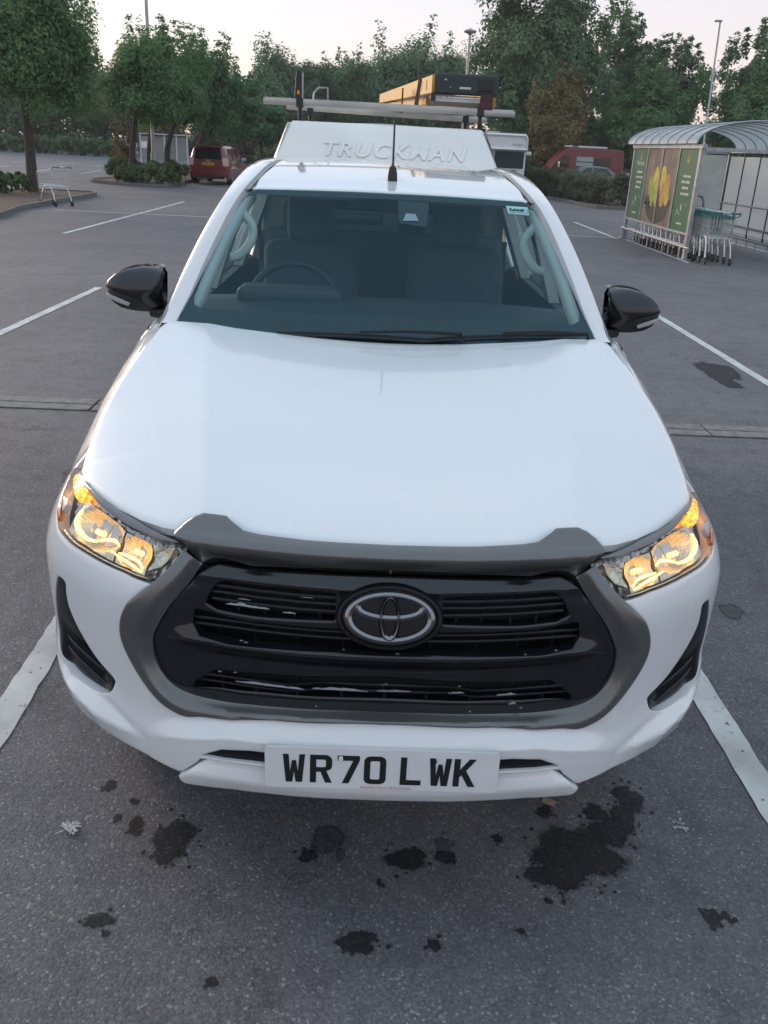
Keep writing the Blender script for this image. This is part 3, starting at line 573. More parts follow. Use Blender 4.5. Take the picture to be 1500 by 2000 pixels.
def headlamp(sg):
    LP = mir(LAMP, sg)
    h = panel('headlight', FAS, LP, M['lens'], truck, off=-.004, r=.010, k=.8, th=.004, res=.014)
    panel('lamp_housing', FAS, mir(LAMP, sg), M['lampchrome'], h, off=.045, r=0, th=.0, res=.012, relief=lambda a, b: .006 * np.sin(np.abs(a) * 150))
    # upper satin band under the bonnet edge
    panel('lamp_eyelid', FAS, lp([(1.0, 1.094), (.93, 1.096), (.857, 1.090), (.765, 1.081), (.631, 1.072), (.552, 1.061), (.492, 1.050), (.545, 1.0505), (.586, 1.055), (.67, 1.060), (.776, 1.071), (.845, 1.083), (.93, 1.089)], sg), M['lampgrey'], h, off=.006, r=.006, k=.8, th=.03, res=.012)
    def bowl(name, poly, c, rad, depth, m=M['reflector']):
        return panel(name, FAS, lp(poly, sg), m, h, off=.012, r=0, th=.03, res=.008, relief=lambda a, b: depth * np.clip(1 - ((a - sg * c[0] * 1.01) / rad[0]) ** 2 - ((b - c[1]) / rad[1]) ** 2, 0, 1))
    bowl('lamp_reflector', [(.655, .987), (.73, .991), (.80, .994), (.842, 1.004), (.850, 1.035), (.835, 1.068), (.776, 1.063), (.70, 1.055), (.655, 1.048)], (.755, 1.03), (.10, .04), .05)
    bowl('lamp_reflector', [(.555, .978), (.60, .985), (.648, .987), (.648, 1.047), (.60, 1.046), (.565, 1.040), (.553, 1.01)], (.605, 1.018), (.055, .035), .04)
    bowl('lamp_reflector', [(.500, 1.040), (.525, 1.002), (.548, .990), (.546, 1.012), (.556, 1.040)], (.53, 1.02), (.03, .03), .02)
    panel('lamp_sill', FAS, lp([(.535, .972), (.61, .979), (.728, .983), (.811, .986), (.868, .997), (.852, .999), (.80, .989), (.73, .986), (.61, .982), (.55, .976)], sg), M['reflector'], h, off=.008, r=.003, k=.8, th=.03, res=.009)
    panel('indicator', FAS, lp([(1.005, 1.088), (.94, 1.090), (.870, 1.086), (.858, 1.066), (.872, 1.060), (.93, 1.068), (.98, 1.073), (1.005, 1.079)], sg), M['amber'], h, off=.006, r=.004, k=.6, th=.02, res=.008, relief=lambda a, b: .003 * np.sin(a * 420) * np.sin(b * 900))
    panel('side_marker', FAS, lp([(.878, 1.010), (.905, 1.020), (.922, 1.037), (.905, 1.034), (.880, 1.022)], sg), M['amberoff'], h, off=-.008, r=.004, k=.6, th=.012, res=.008)
    panel('side_marker', FAS, lp([(.884, 1.028), (.906, 1.038), (.93, 1.049), (.90, 1.053), (.882, 1.045)], sg), M['clearoff'], h, off=-.006, r=.004, k=.6, th=.012, res=.008)
    def tubes(name, pts, off, r_, m):
        q = cat(pts, 6); mb = MB(); rr = [r_ * (.45 + .55 * math.sin(math.pi * (i + .5) / len(q))) for i in range(len(q))]
        mb.tube([fas(s, z, off) for s, z in lp(q, sg)], rr, 6); return mb.build(name, m, h, 60)
    tubes('reflection_tube', [(.838, 1.048), (.832, 1.028), (.805, 1.014), (.765, 1.007), (.728, 1.010)], .010, .0055, M['glow'])  # bulb reflections in the bowls, added as glowing tubes
    tubes('reflection_tube', [(.728, 1.012), (.70, 1.022), (.672, 1.026), (.652, 1.020)], .012, .0038, M['glow'])
    tubes('reflection_tube', [(.645, 1.008), (.61, 1.008), (.58, 1.004), (.562, .992)], .012, .0035, M['glow'])
    tubes('reflection_tube', [(.67, 1.006), (.63, 1.000), (.59, .993), (.563, .985)], .010, .0030, M['glow'])
    for s, z in ((.76, 1.028), (.61, 1.022)):
        mb = MB(); c = Vector(fas(sg * s, z, .040)); d = Vector(fas(sg * s, z, .015)); mb.tube([c, d], .006, 8); mb.build('bulb', M['bulb'], h, 60)
for sg in (-1, 1): headlamp(sg)
def fog(sg):
    f = panel('fog_bezel', FAS, mir(FOGS * [1, 1], sg), M['slat'], truck, off=.003, r=.006, k=.7, th=.03, res=.012, relief=lambda a, b: .016 * sm(.79, .70, b) * sm(.655, .72, np.abs(a)) * (1 - sm(.86, .90, np.abs(a))))
    for z0 in (.664, .694):
        mb = MB(); mb.tube([fas(sg * s, z0 + (s - .70) * .14, .010) for s in (.695, .73, .77, .81, .845, .87)], [.002, .005, .005, .005, .005, .002], 6); mb.build('fog_vane', M['slat'], f, 60)
for sg in (-1, 1): fog(sg)
# ---- bonnet
HC = cat([(.02, 1.03), (.14, 1.072), (.35, 1.116), (.65, 1.159), (1.0, 1.209), (1.4, 1.267), (1.6, 1.293)], 10)
HCR = np.array([(.1, .40), (.2, .415), (.47, .455), (.82, .515), (1.35, .597), (1.6, .63)])
HE = np.array([(.1, .66), (.3, .70), (.54, .790), (.7, .806), (.9, .821), (1.1, .815), (1.3, .803), (1.5, .795), (1.7, .79)])
HD = np.array([(.1, .05), (.35, .062), (.55, .070), (.7, .062), (.9, .053), (1.1, .036), (1.3, .024), (1.5, .018), (1.7, .015)])
def HOOD(x, y):
    x = np.asarray(x, float); y = np.asarray(y, float); a = np.abs(x)
    zc = I_(y, HC[:, 0], HC[:, 1]); cr = I_(y, HCR[:, 0], HCR[:, 1]); xe = I_(y, HE[:, 0], HE[:, 1])
    soft = lambda v, w: .5 * (v + np.sqrt(v * v + w * w)) - .5 * w
    t = np.clip(soft(a - cr, .007) / (xe - cr), 0, 1.3); dr = I_(y, HD[:, 0], HD[:, 1])
    z = zc - dr * (.74 * t + .26 * t ** 3) - .017 * (1 - np.clip(a / cr, 0, 1) ** 2) * sm(.1, .5, y) - .010 * sm(.0, 1, a / cr)*0
    return np.stack([x, y, z], -1)
def front_xy(s, z): p = fas(s, z); return (float(p[0]), float(p[1]))
edge = [front_xy(s, z) for s, z in [(0, 1.0745), (.09, 1.0745), (.202, 1.075), (.303, 1.077), (.346, 1.0795), (.385, 1.0915), (.401, 1.0975), (.464, 1.0985), (.484, 1.0925), (.5, 1.081), (.512, 1.0655), (.557, 1.0735), (.641, 1.084), (.744, 1.092), (.856, 1.099)]]
edge += [(.752, .450), (.782, .530), (.797, .62), (.805, .70), (.816, .80), (.8205, .90), (.820, 1.0), (.814, 1.1), (.803, 1.3), (.794, 1.45), (.782, 1.50), (.735, 1.525), (.64, 1.492), (.52, 1.462), (.40, 1.447), (.25, 1.428), (.12, 1.416), (0, 1.411)]
panel('bonnet', HOOD, half(edge), M['paint'], truck, r=.020, k=.7, th=.02, res=.018)
# washer of dark gap below the bonnet edge
panel('bonnet_gap', HOOD, half([(0, .10), (.3, .10), (.45, .16), (.58, .24), (.72, .38), (.78, .5), (.80, .7), (.82, .9), (.81, 1.1), (.80, 1.4), (0, 1.40)]), M['gap'], truck, off=.035, r=0, th=0, res=.05)
# ---- sides
def ztop(s): return I_(s, ZT[:, 0], ZT[:, 1])
def sides(sg):
    out = 1 if sg > 0 else 1
    P = lambda pts: mir(pts, sg)
    top = [(s, ztop(s) - .006) for s in (1.06, 1.22, 1.3, 1.4, 1.5, 1.6, 1.7, 1.8, 1.9, 2.0, 2.05)]
    panel('front_fender', FAS, P([(1.187, 1.030), (1.197, 1.049)] + top[1:] + [(2.115, 1.262), (2.12, 1.15), (2.12, .9), (2.12, .5), (2.03, .44)] + [arch(a) for a in (5, 20, 40, 60, 80, 100, 120, 136)] + [(1.247, .783), (1.202, .882), (1.183, .972)]), M['paint'], truck, r=.008, k=.6, th=.03, res=.03)
    for nm, a, b in (('front_door', 2.127, 3.20), ('rear_door', 3.207, 4.16)):
        d = panel(nm, FAS, P([(a, 1.245), (b, 1.245), (b, .48), (a, .48)]), M['paint'], truck, r=.008, k=.6, th=.03, res=.05)
        mb = MB(); y0 = b - .597 - .22
        mb.tube([(sg * .905, y0, 1.02), (sg * .955, y0 + .03, 1.025), (sg * .955, y0 + .14, 1.025), (sg * .905, y0 + .17, 1.02)], .012, 8); mb.build('door_handle', M['paint'], d, 60)
    ra = lambda a: (4.682 + .45 * math.cos(R(a)), .385 + .45 * math.sin(R(a)))
    panel('bed_side', FAS, P([(4.20, 1.235), (5.92, 1.235), (5.92, .55), (5.2, .48)] + [ra(a) for a in (12, 40, 70, 110, 140, 168)] + [(4.20, .48)]), M['paint'], truck, r=.008, k=.6, th=.03, res=.05)
    mb = MB(); mb.box((sg * .80, 2.45, .42), (.16, 2.2, .10)); bevel(mb.build('side_step', M['black'], truck), .02)
for sg in (-1, 1): sides(sg)
# ---- windscreen, pillars, roof
def WS(a, b):
    u = np.asarray(a, float) / .65; v = np.asarray(b, float) / .715
    bo = np.stack([.735 * u, 1.405 + .125 * u * u, 1.267 + 0 * u], -1); to = np.stack([.553 * u, 1.98 + .05 * u * u, 1.702 - .01 * u * u], -1)
    return bo + (to - bo) * v[..., None]
OUT = [(0, -.012), (.398, -.012), (.556, -.012), (.635, -.004), (.657, .02), (.663, .06), (.652, .40), (.645, .66), (.628, .704), (.60, .715), (0, .715)]
INN = [(0, .089), (.31, .089), (.56, .078), (.602, .076), (.628, .092), (.640, .13), (.651, .27), (.656, .46), (.655, .60), (.640, .665), (.605, .686), (.44, .687), (.17, .684), (.158, .60), (.145, .556), (.04, .556), (.033, .60), (.028, .684), (0, .684)]
INNL = [(-.028, .684), (-.44, .687)]
ws = panel('windscreen', WS, half(OUT), M['glass'], truck, off=.0, r=0, th=0, res=.05)
inn = np.vstack([INN[:13], [(.0, .686)], (np.array(INN[:13]) * [-1, 1])[::-1][:-1]])
panel('windscreen_border', WS, half(OUT), M['frit'], ws, holes=[inn], off=.004, r=0, th=.0, res=.05)
panel('sensor_cover', WS, [(.030, .685), (.170, .685), (.147, .548), (.036, .562)], M['frit'], ws, off=.006, r=.0, th=.05, res=.05)
panel('camera_window', WS, [(.052, .571), (.116, .575), (.105, .610), (.065, .611)], M['clearoff'], ws, off=.002, r=.0, th=.002, res=.05)
stk = panel('windscreen_sticker', WS, [(.512, .680), (.611, .680), (.603, .634), (.511, .638)], mat('teal_sticker', (.33, .62, .62), .4), ws, off=-.002, r=0, th=.001, res=.05)
def sticker_print():
    mb = MB(); r = random.Random(2)
    for i in range(9):
        a = .528 + i * .0072; mb.box(tuple(WS(np.array([a]), np.array([.657 + r.uniform(-.003, .003)]))[0] + np.array([0, -.003, .003])), (.0045, .001, .007 + r.uniform(0, .005)), mtx=Matrix.Rotation(R(-40), 3, 'X'))
    for a0, a1, b0, b1 in ((.522, .600, .643, .645), (.522, .524, .643, .670), (.600, .602, .643, .668)):
        P = [WS(np.array([x]), np.array([y]))[0] + np.array([0, -.003, .003]) for x, y in ((a0, b0), (a1, b0), (a1, b1), (a0, b1))]; mb.add(P, [(0, 1, 2, 3)])
    mb.build('sticker_print', M['ink'], stk)
sticker_print()
# pillar and cant rail: one long moulding each side from the cowl to the back of the cab
RAIL = [  # y, inner(x, z), outer(x, z), low(x, z)
    (1.500, .742, 1.262, .792, 1.245, .800, 1.19), (1.545, .733, 1.285, .787, 1.262, .812, 1.215), (1.62, .703, 1.356, .776, 1.322, .800, 1.285), (1.72, .668, 1.455, .748, 1.405, .772, 1.37), (1.83, .628, 1.558, .714, 1.500, .738, 1.465),
    (1.93, .594, 1.637, .682, 1.578, .706, 1.545), (2.03, .560, 1.699, .652, 1.645, .676, 1.612), (2.2, .540, 1.737, .632, 1.700, .662, 1.662), (2.45, .524, 1.772, .616, 1.742, .650, 1.695), (2.8, .515, 1.790, .606, 1.765, .644, 1.712), (3.3, .515, 1.788, .606, 1.764, .646, 1.710), (3.58, .520, 1.765, .608, 1.742, .650, 1.69)]
def rails(sg):
    rows = []
    C = cat(np.array(RAIL), 5)
    for y, ix, iz, ox, oz, lx, lz in C:
        def pt(f): return None
        a, b, c = np.array([ix, iz]), np.array([ox, oz]), np.array([lx, lz])
        m1 = a * .35 + b * .65 + np.array([.010, .014]); 
        prof = [a + [0, -.035], a + [.001, -.003], a + [.010, .001], a * .7 + b * .3 + [.005, .008], m1, b + [.004, .002], (b + c) / 2 + [.005, -.0], c, c + [-.05, -.01], a + [-.0, -.05]]
        rows.append([(sg * p[0], y + (0.012 * (i in (5, 6)) ), p[1]) for i, p in enumerate(prof)])
    if sg < 0: rows = [r_[::-1] for r_ in rows]
    MB().grid(rows, True).build('roof_rail', M['paint'], truck, 50)
    rows = [[(sg * (ix - d), y, iz - .010) for d in ((.016, .0) if sg > 0 else (0., .016))] for y, ix, iz, *_ in C if y > 2.02]
    MB().grid(rows).build('roof_ditch', mat('roof_ditch_grey', (.30, .30, .28), .5), truck)
for sg in (-1, 1): rails(sg)
RC = cat([(1.975, 1.698), (1.99, 1.707), (2.05, 1.717), (2.2, 1.745), (2.5, 1.778), (2.8, 1.797), (3.2, 1.802), (3.5, 1.79), (3.6, 1.775)], 6)
def ROOF(x, y):
    x = np.asarray(x, float); y = np.asarray(y, float); yy = y - .05 * (x / .553) ** 2 * (1 - sm(2.0, 2.5, y))
    return np.stack([x, y, I_(yy, RC[:, 0], RC[:, 1]) - .012 * (x / .52) ** 2], -1)
panel('roof', ROOF, half([(0, 1.982), (.28, 1.996), (.44, 2.016), (.532, 2.035), (.526, 2.2), (.508, 2.45), (.499, 2.8), (.499, 3.3), (.502, 3.58), (0, 3.59)]), M['paint'], truck, r=.012, k=.7, th=.02, res=.04)
def side_glass(sg):
    P = lambda y, t: np.stack([sg * (.845 - (.845 - I_(y, [r_[0] for r_ in RAIL], [r_[5] for r_ in RAIL]) + .01) * t), y, 1.235 + (I_(y, [r_[0] for r_ in RAIL], [r_[6] for r_ in RAIL]) - 1.235) * t], -1)
    S = lambda a, b: P(a, np.asarray(b) / .45)
    for poly in ([(1.62, .012), (2.58, .012), (2.58, .45), (2.02, .45), (1.62, .30)], [(2.64, .012), (3.44, .012), (3.44, .45), (2.64, .45)]):
        g = panel('side_window', S, poly, M['sglass'], truck, r=0, th=0, res=.08, out=sg)
    panel('door_pillar', S, [(2.585, .0), (2.635, .0), (2.635, .46), (2.585, .46)], M['frit'], truck, off=.004, r=0, th=.05, res=.05, out=sg)
    panel('rear_pillar', S, [(3.445, .0), (3.60, .0), (3.60, .46), (3.445, .46)], M['paint'], truck, off=.002, r=0, th=.05, res=.05, out=sg)
    panel('window_seal', S, [(1.55, -.01), (3.6, -.01), (3.6, .010), (1.55, .010)], M['black'], truck, off=-.004, r=0, th=.03, res=.05, out=sg)
for sg in (-1, 1): side_glass(sg)
# scuttle and wipers
MB().grid([[(x, 1.40 + .17 * (x / .735) ** 2 * .72 + dy, 1.252 + dz) for x in np.linspace(-.76, .76, 21)] for dy, dz in ((-.06, -.03), (.0, -.008), (.06, .03))]).build('scuttle_panel', M['black'], truck, 60)
def wiper(a0, b0, a1, b1, px):
    w = lambda a, b, o: Vector(WS(np.array([a]), np.array([b]))[0]) + Vector((0, -.6, .75)).normalized() * o
    mb = MB(); q = [w(a0 + (a1 - a0) * i / 8, b0 + (b1 - b0) * i / 8 + .012 * math.sin(math.pi * i / 8), .008) for i in range(9)]; mb.tube(q, [.003] + [.005] * 7 + [.003], 6)
    mid = w((a0 + a1) / 2, (b0 + b1) / 2 + .012, .022); mb.tube([w(px, -.02, .012), w(px, .0, .03), w((px + (a0 + a1) / 2) / 2, (b0 + b1) / 4 + .01, .032), mid], [.008, .007, .005, .004], 6)
    mb.build('wiper', M['gap'], truck, 60)
wiper(-.33, -.014, .16, -.012, .22); wiper(.10, -.008, .60, .014, .62)
def antenna():
    b = MB(); P = []
    for z, hx, y0, y1 in ((1.742, .019, 2.16, 2.245), (1.765, .018, 2.165, 2.24), (1.79, .013, 2.178, 2.225), (1.795, .008, 2.19, 2.21)): P.append([(-hx + .007, y0, z), (hx + .007, y0, z), (hx + .007, y1, z), (-hx + .007, y1, z)])
    base = MB().grid(P, True).add([P[-1][i] for i in range(4)], [(0, 1, 2, 3)]).build('antenna', M['black'], truck, 30)
    mb = MB(); n = 60; mb.tube([(.007, 2.20 + .05 * i / n, 1.79 + .175 * i / n) for i in range(n + 1)], [(.0042 + .0022 * (i % 3 == 0)) * (1 - .25 * i / n) for i in range(n + 1)], 8)
    mb.build('antenna_mast', M['black'], base, 180)
antenna()
def door_mirror(sg):
    y0, xc, zc = 1.86, .945, 1.325
    def DOME(a, b):
        a = np.asarray(a, float); b = np.asarray(b, float); u = np.abs((np.abs(a) - xc) / .128) ** 2.6; v = np.abs((b - zc) / .098) ** 2.3
        return np.stack([a, y0 - .115 * np.sqrt(np.clip(1 - u - v, .0, 1)) , b], -1)
    S = lambda *p: mir([(.84 + (x - .84) * (.91 if sg > 0 else 1.0), z) for x, z in p], sg)
    outl = [(.838, 1.385), (.850, 1.403), (.868, 1.412), (.915, 1.414), (.965, 1.406), (1.010, 1.387), (1.042, 1.362), (1.058, 1.335)]
    cap = outl + [(1.0585, 1.332), (1.02, 1.323), (.97, 1.313), (.93, 1.297), (.895, 1.276), (.862, 1.258), (.842, 1.252)]
    low = [(.842, 1.250), (.862, 1.256), (.895, 1.274), (.93, 1.295), (.97, 1.311), (1.02, 1.321), (1.0585, 1.329), (1.055, 1.302), (1.035, 1.275), (1.00, 1.253), (.95, 1.241), (.90, 1.236), (.845, 1.234)]
    mm = panel('door_mirror', DOME, S(*cap), M['gloss'], truck, r=.008, k=.6, th=.05, res=.010)
    panel('mirror_base', DOME, S(*low), M['black'], mm, off=.006, r=.006, k=.6, th=.05, res=.010)
    panel('side_repeater', DOME, S((1.052, 1.312), (1.046, 1.300), (1.01, 1.285), (.965, 1.272), (.958, 1.281), (.985, 1.293), (1.02, 1.304)), M['clearoff'], mm, off=-.002, r=.004, k=.6, th=.02, res=.007)
    mb = MB(); q = [(sg * (.84 + (x - .84) * (.91 if sg > 0 else 1.0)), y0 + .012, z) for x, z in cat(outl + low[6:], 3)]; c = (sg * .945, y0 + .025, 1.32); n = len(q); mb.add([c] + q, [(0, 1 + i, 1 + (i + 1) % n) if sg < 0 else (0, 1 + (i + 1) % n, 1 + i) for i in range(n)]); mb.build('mirror_glass', M['chrome'], mm, 60)
    mb = MB(); mb.hull([(sg * x, y, z) for x, y, z in ((.80, 1.78, 1.215), (.90, 1.80, 1.228), (.90, 1.87, 1.228), (.80, 1.86, 1.215), (.80, 1.78, 1.262), (.90, 1.80, 1.255), (.90, 1.87, 1.255), (.80, 1.86, 1.262))]); bevel(mb.build('mirror_arm', M['black'], mm), .008)
for sg in (-1, 1): door_mirror(sg)
# ---- number plate
GL = {'W': ([(0, 79), (13, 79), (16, 30), (20.5, 62), (29.5, 62), (34, 30), (37, 79), (50, 79), (43.5, 0), (29, 0), (25, 30), (21, 0), (6.5, 0)], []),
      'R': ([(0, 0), (0, 79), (38, 79), (46, 74), (50, 66), (50, 46), (46, 38), (37, 34), (50, 0), (35, 0), (24, 31), (14, 31), (14, 0)], [[(14, 66), (14, 44), (33, 44), (36, 47), (36, 63), (33, 66)]]),
      '7': ([(0, 79), (50, 79), (50, 66), (26, 0), (11, 0), (35, 65), (0, 65)], []),
      '0': ([(12, 0), (38, 0), (46, 4), (50, 12), (50, 67), (46, 75), (38, 79), (12, 79), (4, 75), (0, 67), (0, 12), (4, 4)], [[(17, 13), (14, 16), (14, 63), (17, 66), (33, 66), (36, 63), (36, 16), (33, 13)]]),
      'L': ([(0, 0), (0, 79), (14, 79), (14, 14), (48, 14), (48, 0)], []),
      'K': ([(0, 0), (0, 79), (14, 79), (14, 48), (34, 79), (50, 79), (28, 46), (51, 0), (35, 0), (18.5, 33), (14, 27), (14, 0)], [])}
def number_plate():
    T = math.tan(-.0375); yb = .0235 - .012
    PL = lambda a, b: np.stack([np.asarray(a, float), yb + (np.asarray(b, float) - .0555) * T, np.asarray(b, float) + .526], -1)
    def rr(w, h, r_): return [(sx * (w - r_) + r_ * math.cos(R(t)) - 0, sz * (h - r_) + r_ * math.sin(R(t))) for sx, sz, t0 in ((1, 1, 0), (-1, 1, 90), (-1, -1, 180), (1, -1, 270)) for t in range(t0, t0 + 91, 15)]
    p = panel('number_plate', PL, np.array(rr(.26, .0555, .009)) + [0, .0555], M['plate'], truck, r=.0, th=.008, res=.04)
    for ch, x in zip('WR70LWK', (.040, .100, .161, .220, .301, .365, .420)):
        o, h = GL[ch]; sc = .00098
        panel('character', PL, np.array(o) * sc + [x - .26, .0165], M['ink'], p, holes=[np.array(q) * sc + [x - .26, .0165] for q in h], off=-.001, r=0, th=.0008, res=.05)
    mt = Matrix.Translation((0.01, yb - .0025, .526 + .0085)) @ Matrix.Rotation(R(90), 4, 'X')
    place_mesh('small_print', text_mesh('small_print', 'Motorline Toyota (Bristol South)', .0085, M['redink']), mt, p)
    for x in (-.092, .115):
        mb = MB(); mb.tube([(x, yb - .001, .526 + .088), (x, yb - .008, .526 + .088)], .005, 10); mb.build('plate_screw', M['plate'] if x < 0 else M['ink'], p, 60)
number_plate()
# ---- cabin
MB().box((0, 2.75, .86), (1.62, 1.75, .06)).build('cabin_floor', M['cardark'], truck)
MB().grid([[(x, y, z - .05 * abs(x) ** 3) for x in np.linspace(-.74, .74, 17)] for y, z in ((1.44, 1.255), (1.52, 1.268), (1.64, 1.288), (1.80, 1.318), (1.90, 1.322), (1.955, 1.285), (1.97, .9))]).build('dashboard', M['dash'], truck, 60)
bevel(MB().box((-.37, 1.86, 1.32), (.40, .15, .075)).build('instrument_hood', M['dash'], truck), .03, 3)
def wheel_ring():
    mb = MB(); c = Vector((-.37, 2.02, 1.245)); up = Vector((0, .42, .9)).normalized(); rt = Vector((1, 0, 0))
    ring = lambda r_, n=40: [c + rt * r_ * math.cos(2 * math.pi * i / n) + up * r_ * math.sin(2 * math.pi * i / n) for i in range(n)]
    mb.tube(ring(.185), .015, 8, closed=True); nn = rt.cross(up); mb.tube([c - nn * .03, c + nn * .03], .06, 12)
    for a in (0, 180, 270): d = rt * math.cos(R(a)) + up * math.sin(R(a)); mb.tube([c + d * .05, c + d * .18], .014, 6)
    mb.build('steering_wheel', M['dash'], truck, 60)
wheel_ring()
def soft_slab(name, c, d, rx, m=None, w=.05, parent=None):
    o = MB().box((0, 0, 0), d, mtx=Matrix.Rotation(rx, 3, 'X')); o = o.build(name, m or M['seat'], parent or truck, 180)
    for v in o.data.vertices: v.co += Vector(c)
    return bevel(o, w, 4)
def seats():
    for x in (-.345, .335):
        s = soft_slab('seat', (x, 2.42, 1.02), (.50, .52, .16), R(4)); soft_slab('backrest', (x, 2.70, 1.20), (.45, .13, .50), R(-14), w=.06, parent=s)
        soft_slab('headrest', (x, 2.76, 1.55), (.235, .10, .24), R(-8), w=.045, parent=s)
        for d in (-.05, .05): MB().tube([(x + d, 2.745, 1.41), (x + d, 2.76, 1.47)], .007, 6).build('headrest_post', M['darkchrome'], s)
    soft_slab('rear_seat', (0, 3.40, 1.16), (1.30, .14, .56), R(-10), w=.05)
    for x in (-.42, .42): soft_slab('rear_headrest', (x, 3.43, 1.50), (.26, .09, .15), R(-6), w=.04)
seats()
def cabin_trim():
    for sg in (-1, 1):
        rows = []
        for y, ix, iz, *_ in cat(np.array(RAIL[:7]), 4): rows.append([(sg * (ix - q), y + .03 + dy, iz - .022 - dz) for q, dy, dz in ((.004, .0, .0), (.024, .004, .000), (.036, .022, .010), (.030, .075, .03))][::(1 if sg > 0 else -1)])
        MB().grid(rows).build('pillar_trim', M['cream'], truck, 60)
        mb = MB(); g = [(.600, 1.92, 1.64), (.555, 1.93, 1.612), (.524, 1.93, 1.575), (.515, 1.93, 1.54), (.528, 1.925, 1.498), (.566, 1.92, 1.455), (.60, 1.915, 1.445), (.64, 1.91, 1.475)]
        mb.tube([(sg * (.0 + x * 1.025), y + .07, 1.861 + (z - 1.861) * 1.02) for x, y, z in cat(np.array(g[1:-1]), 5)], .018, 8); mb.build('grab_handle', M['cream'], truck, 60)
        mb = MB()
        mb.hull([(sg * x, y, z) for x, y, z in ((.78, 2.56, 1.2), (.83, 2.56, 1.2), (.83, 2.68, 1.2), (.78, 2.68, 1.2), (.60, 2.54, 1.72), (.64, 2.54, 1.72), (.64, 2.68, 1.72), (.60, 2.68, 1.72))]).build('door_pillar_trim', M['cream'], truck)
        mb = MB(); mb.hull([(sg * x, y, z) for x, y, z in ((.78, 3.40, 1.2), (.83, 3.40, 1.2), (.83, 3.60, 1.2), (.78, 3.60, 1.2), (.58, 3.40, 1.72), (.64, 3.40, 1.72), (.64, 3.60, 1.72), (.58, 3.60, 1.72))]).build('rear_pillar_trim', M['cream'], truck)
        mb = MB(); mb.box((sg * .80, 2.5, 1.05), (.06, 2.0, .36)); mb.build('door_trim', M['dash'], truck)
        soft_slab('sun_visor', (sg * .31, 2.14, 1.672), (.36, .11, .016), R(-8), M['head'], .006)
    MB().grid([[(x, y, z) for x in np.linspace(-.56, .56, 5)] for y, z in ((2.06, 1.69), (2.2, 1.715), (2.5, 1.74), (3.5, 1.745))]).build('headlining', M['head'], truck, 60)
    mm = soft_slab('rear_view_mirror', (-.123, 2.13, 1.602), (.20, .03, .062), R(8), M['gloss'], .012)
    mb = MB(); mb.tube([(-.10, 2.13, 1.62), (-.04, 2.06, 1.68)], .010, 6); mb.build('mirror_stem', M['black'], mm)
    # rear bulkhead with the back window
    mb = MB(); mb.box((0, 3.60, 1.20), (1.40, .03, .40)); mb.box((0, 3.60, 1.735), (1.2, .03, .07)); mb.box((-.60, 3.60, 1.55), (.14, .03, .32)); mb.box((.60, 3.60, 1.55), (.14, .03, .32))
    mb.build('cab_rear_panel', M['paint'], truck)
    MB().box((0, 3.603, 1.55), (1.08, .008, .31)).build('rear_window', M['dglass'], truck)
    bevel(MB().box((0, 3.52, 1.415), (.60, .10, .025)).build('parcel_shelf', M['cream'], truck), .01)
    for x in (-.70, .70):
        mb = MB(); mb.box((x * .93, 3.0, 1.66), (.05, .9, .035)); mb.build('rear_grab_rail', M['cream'], truck)
cabin_trim()
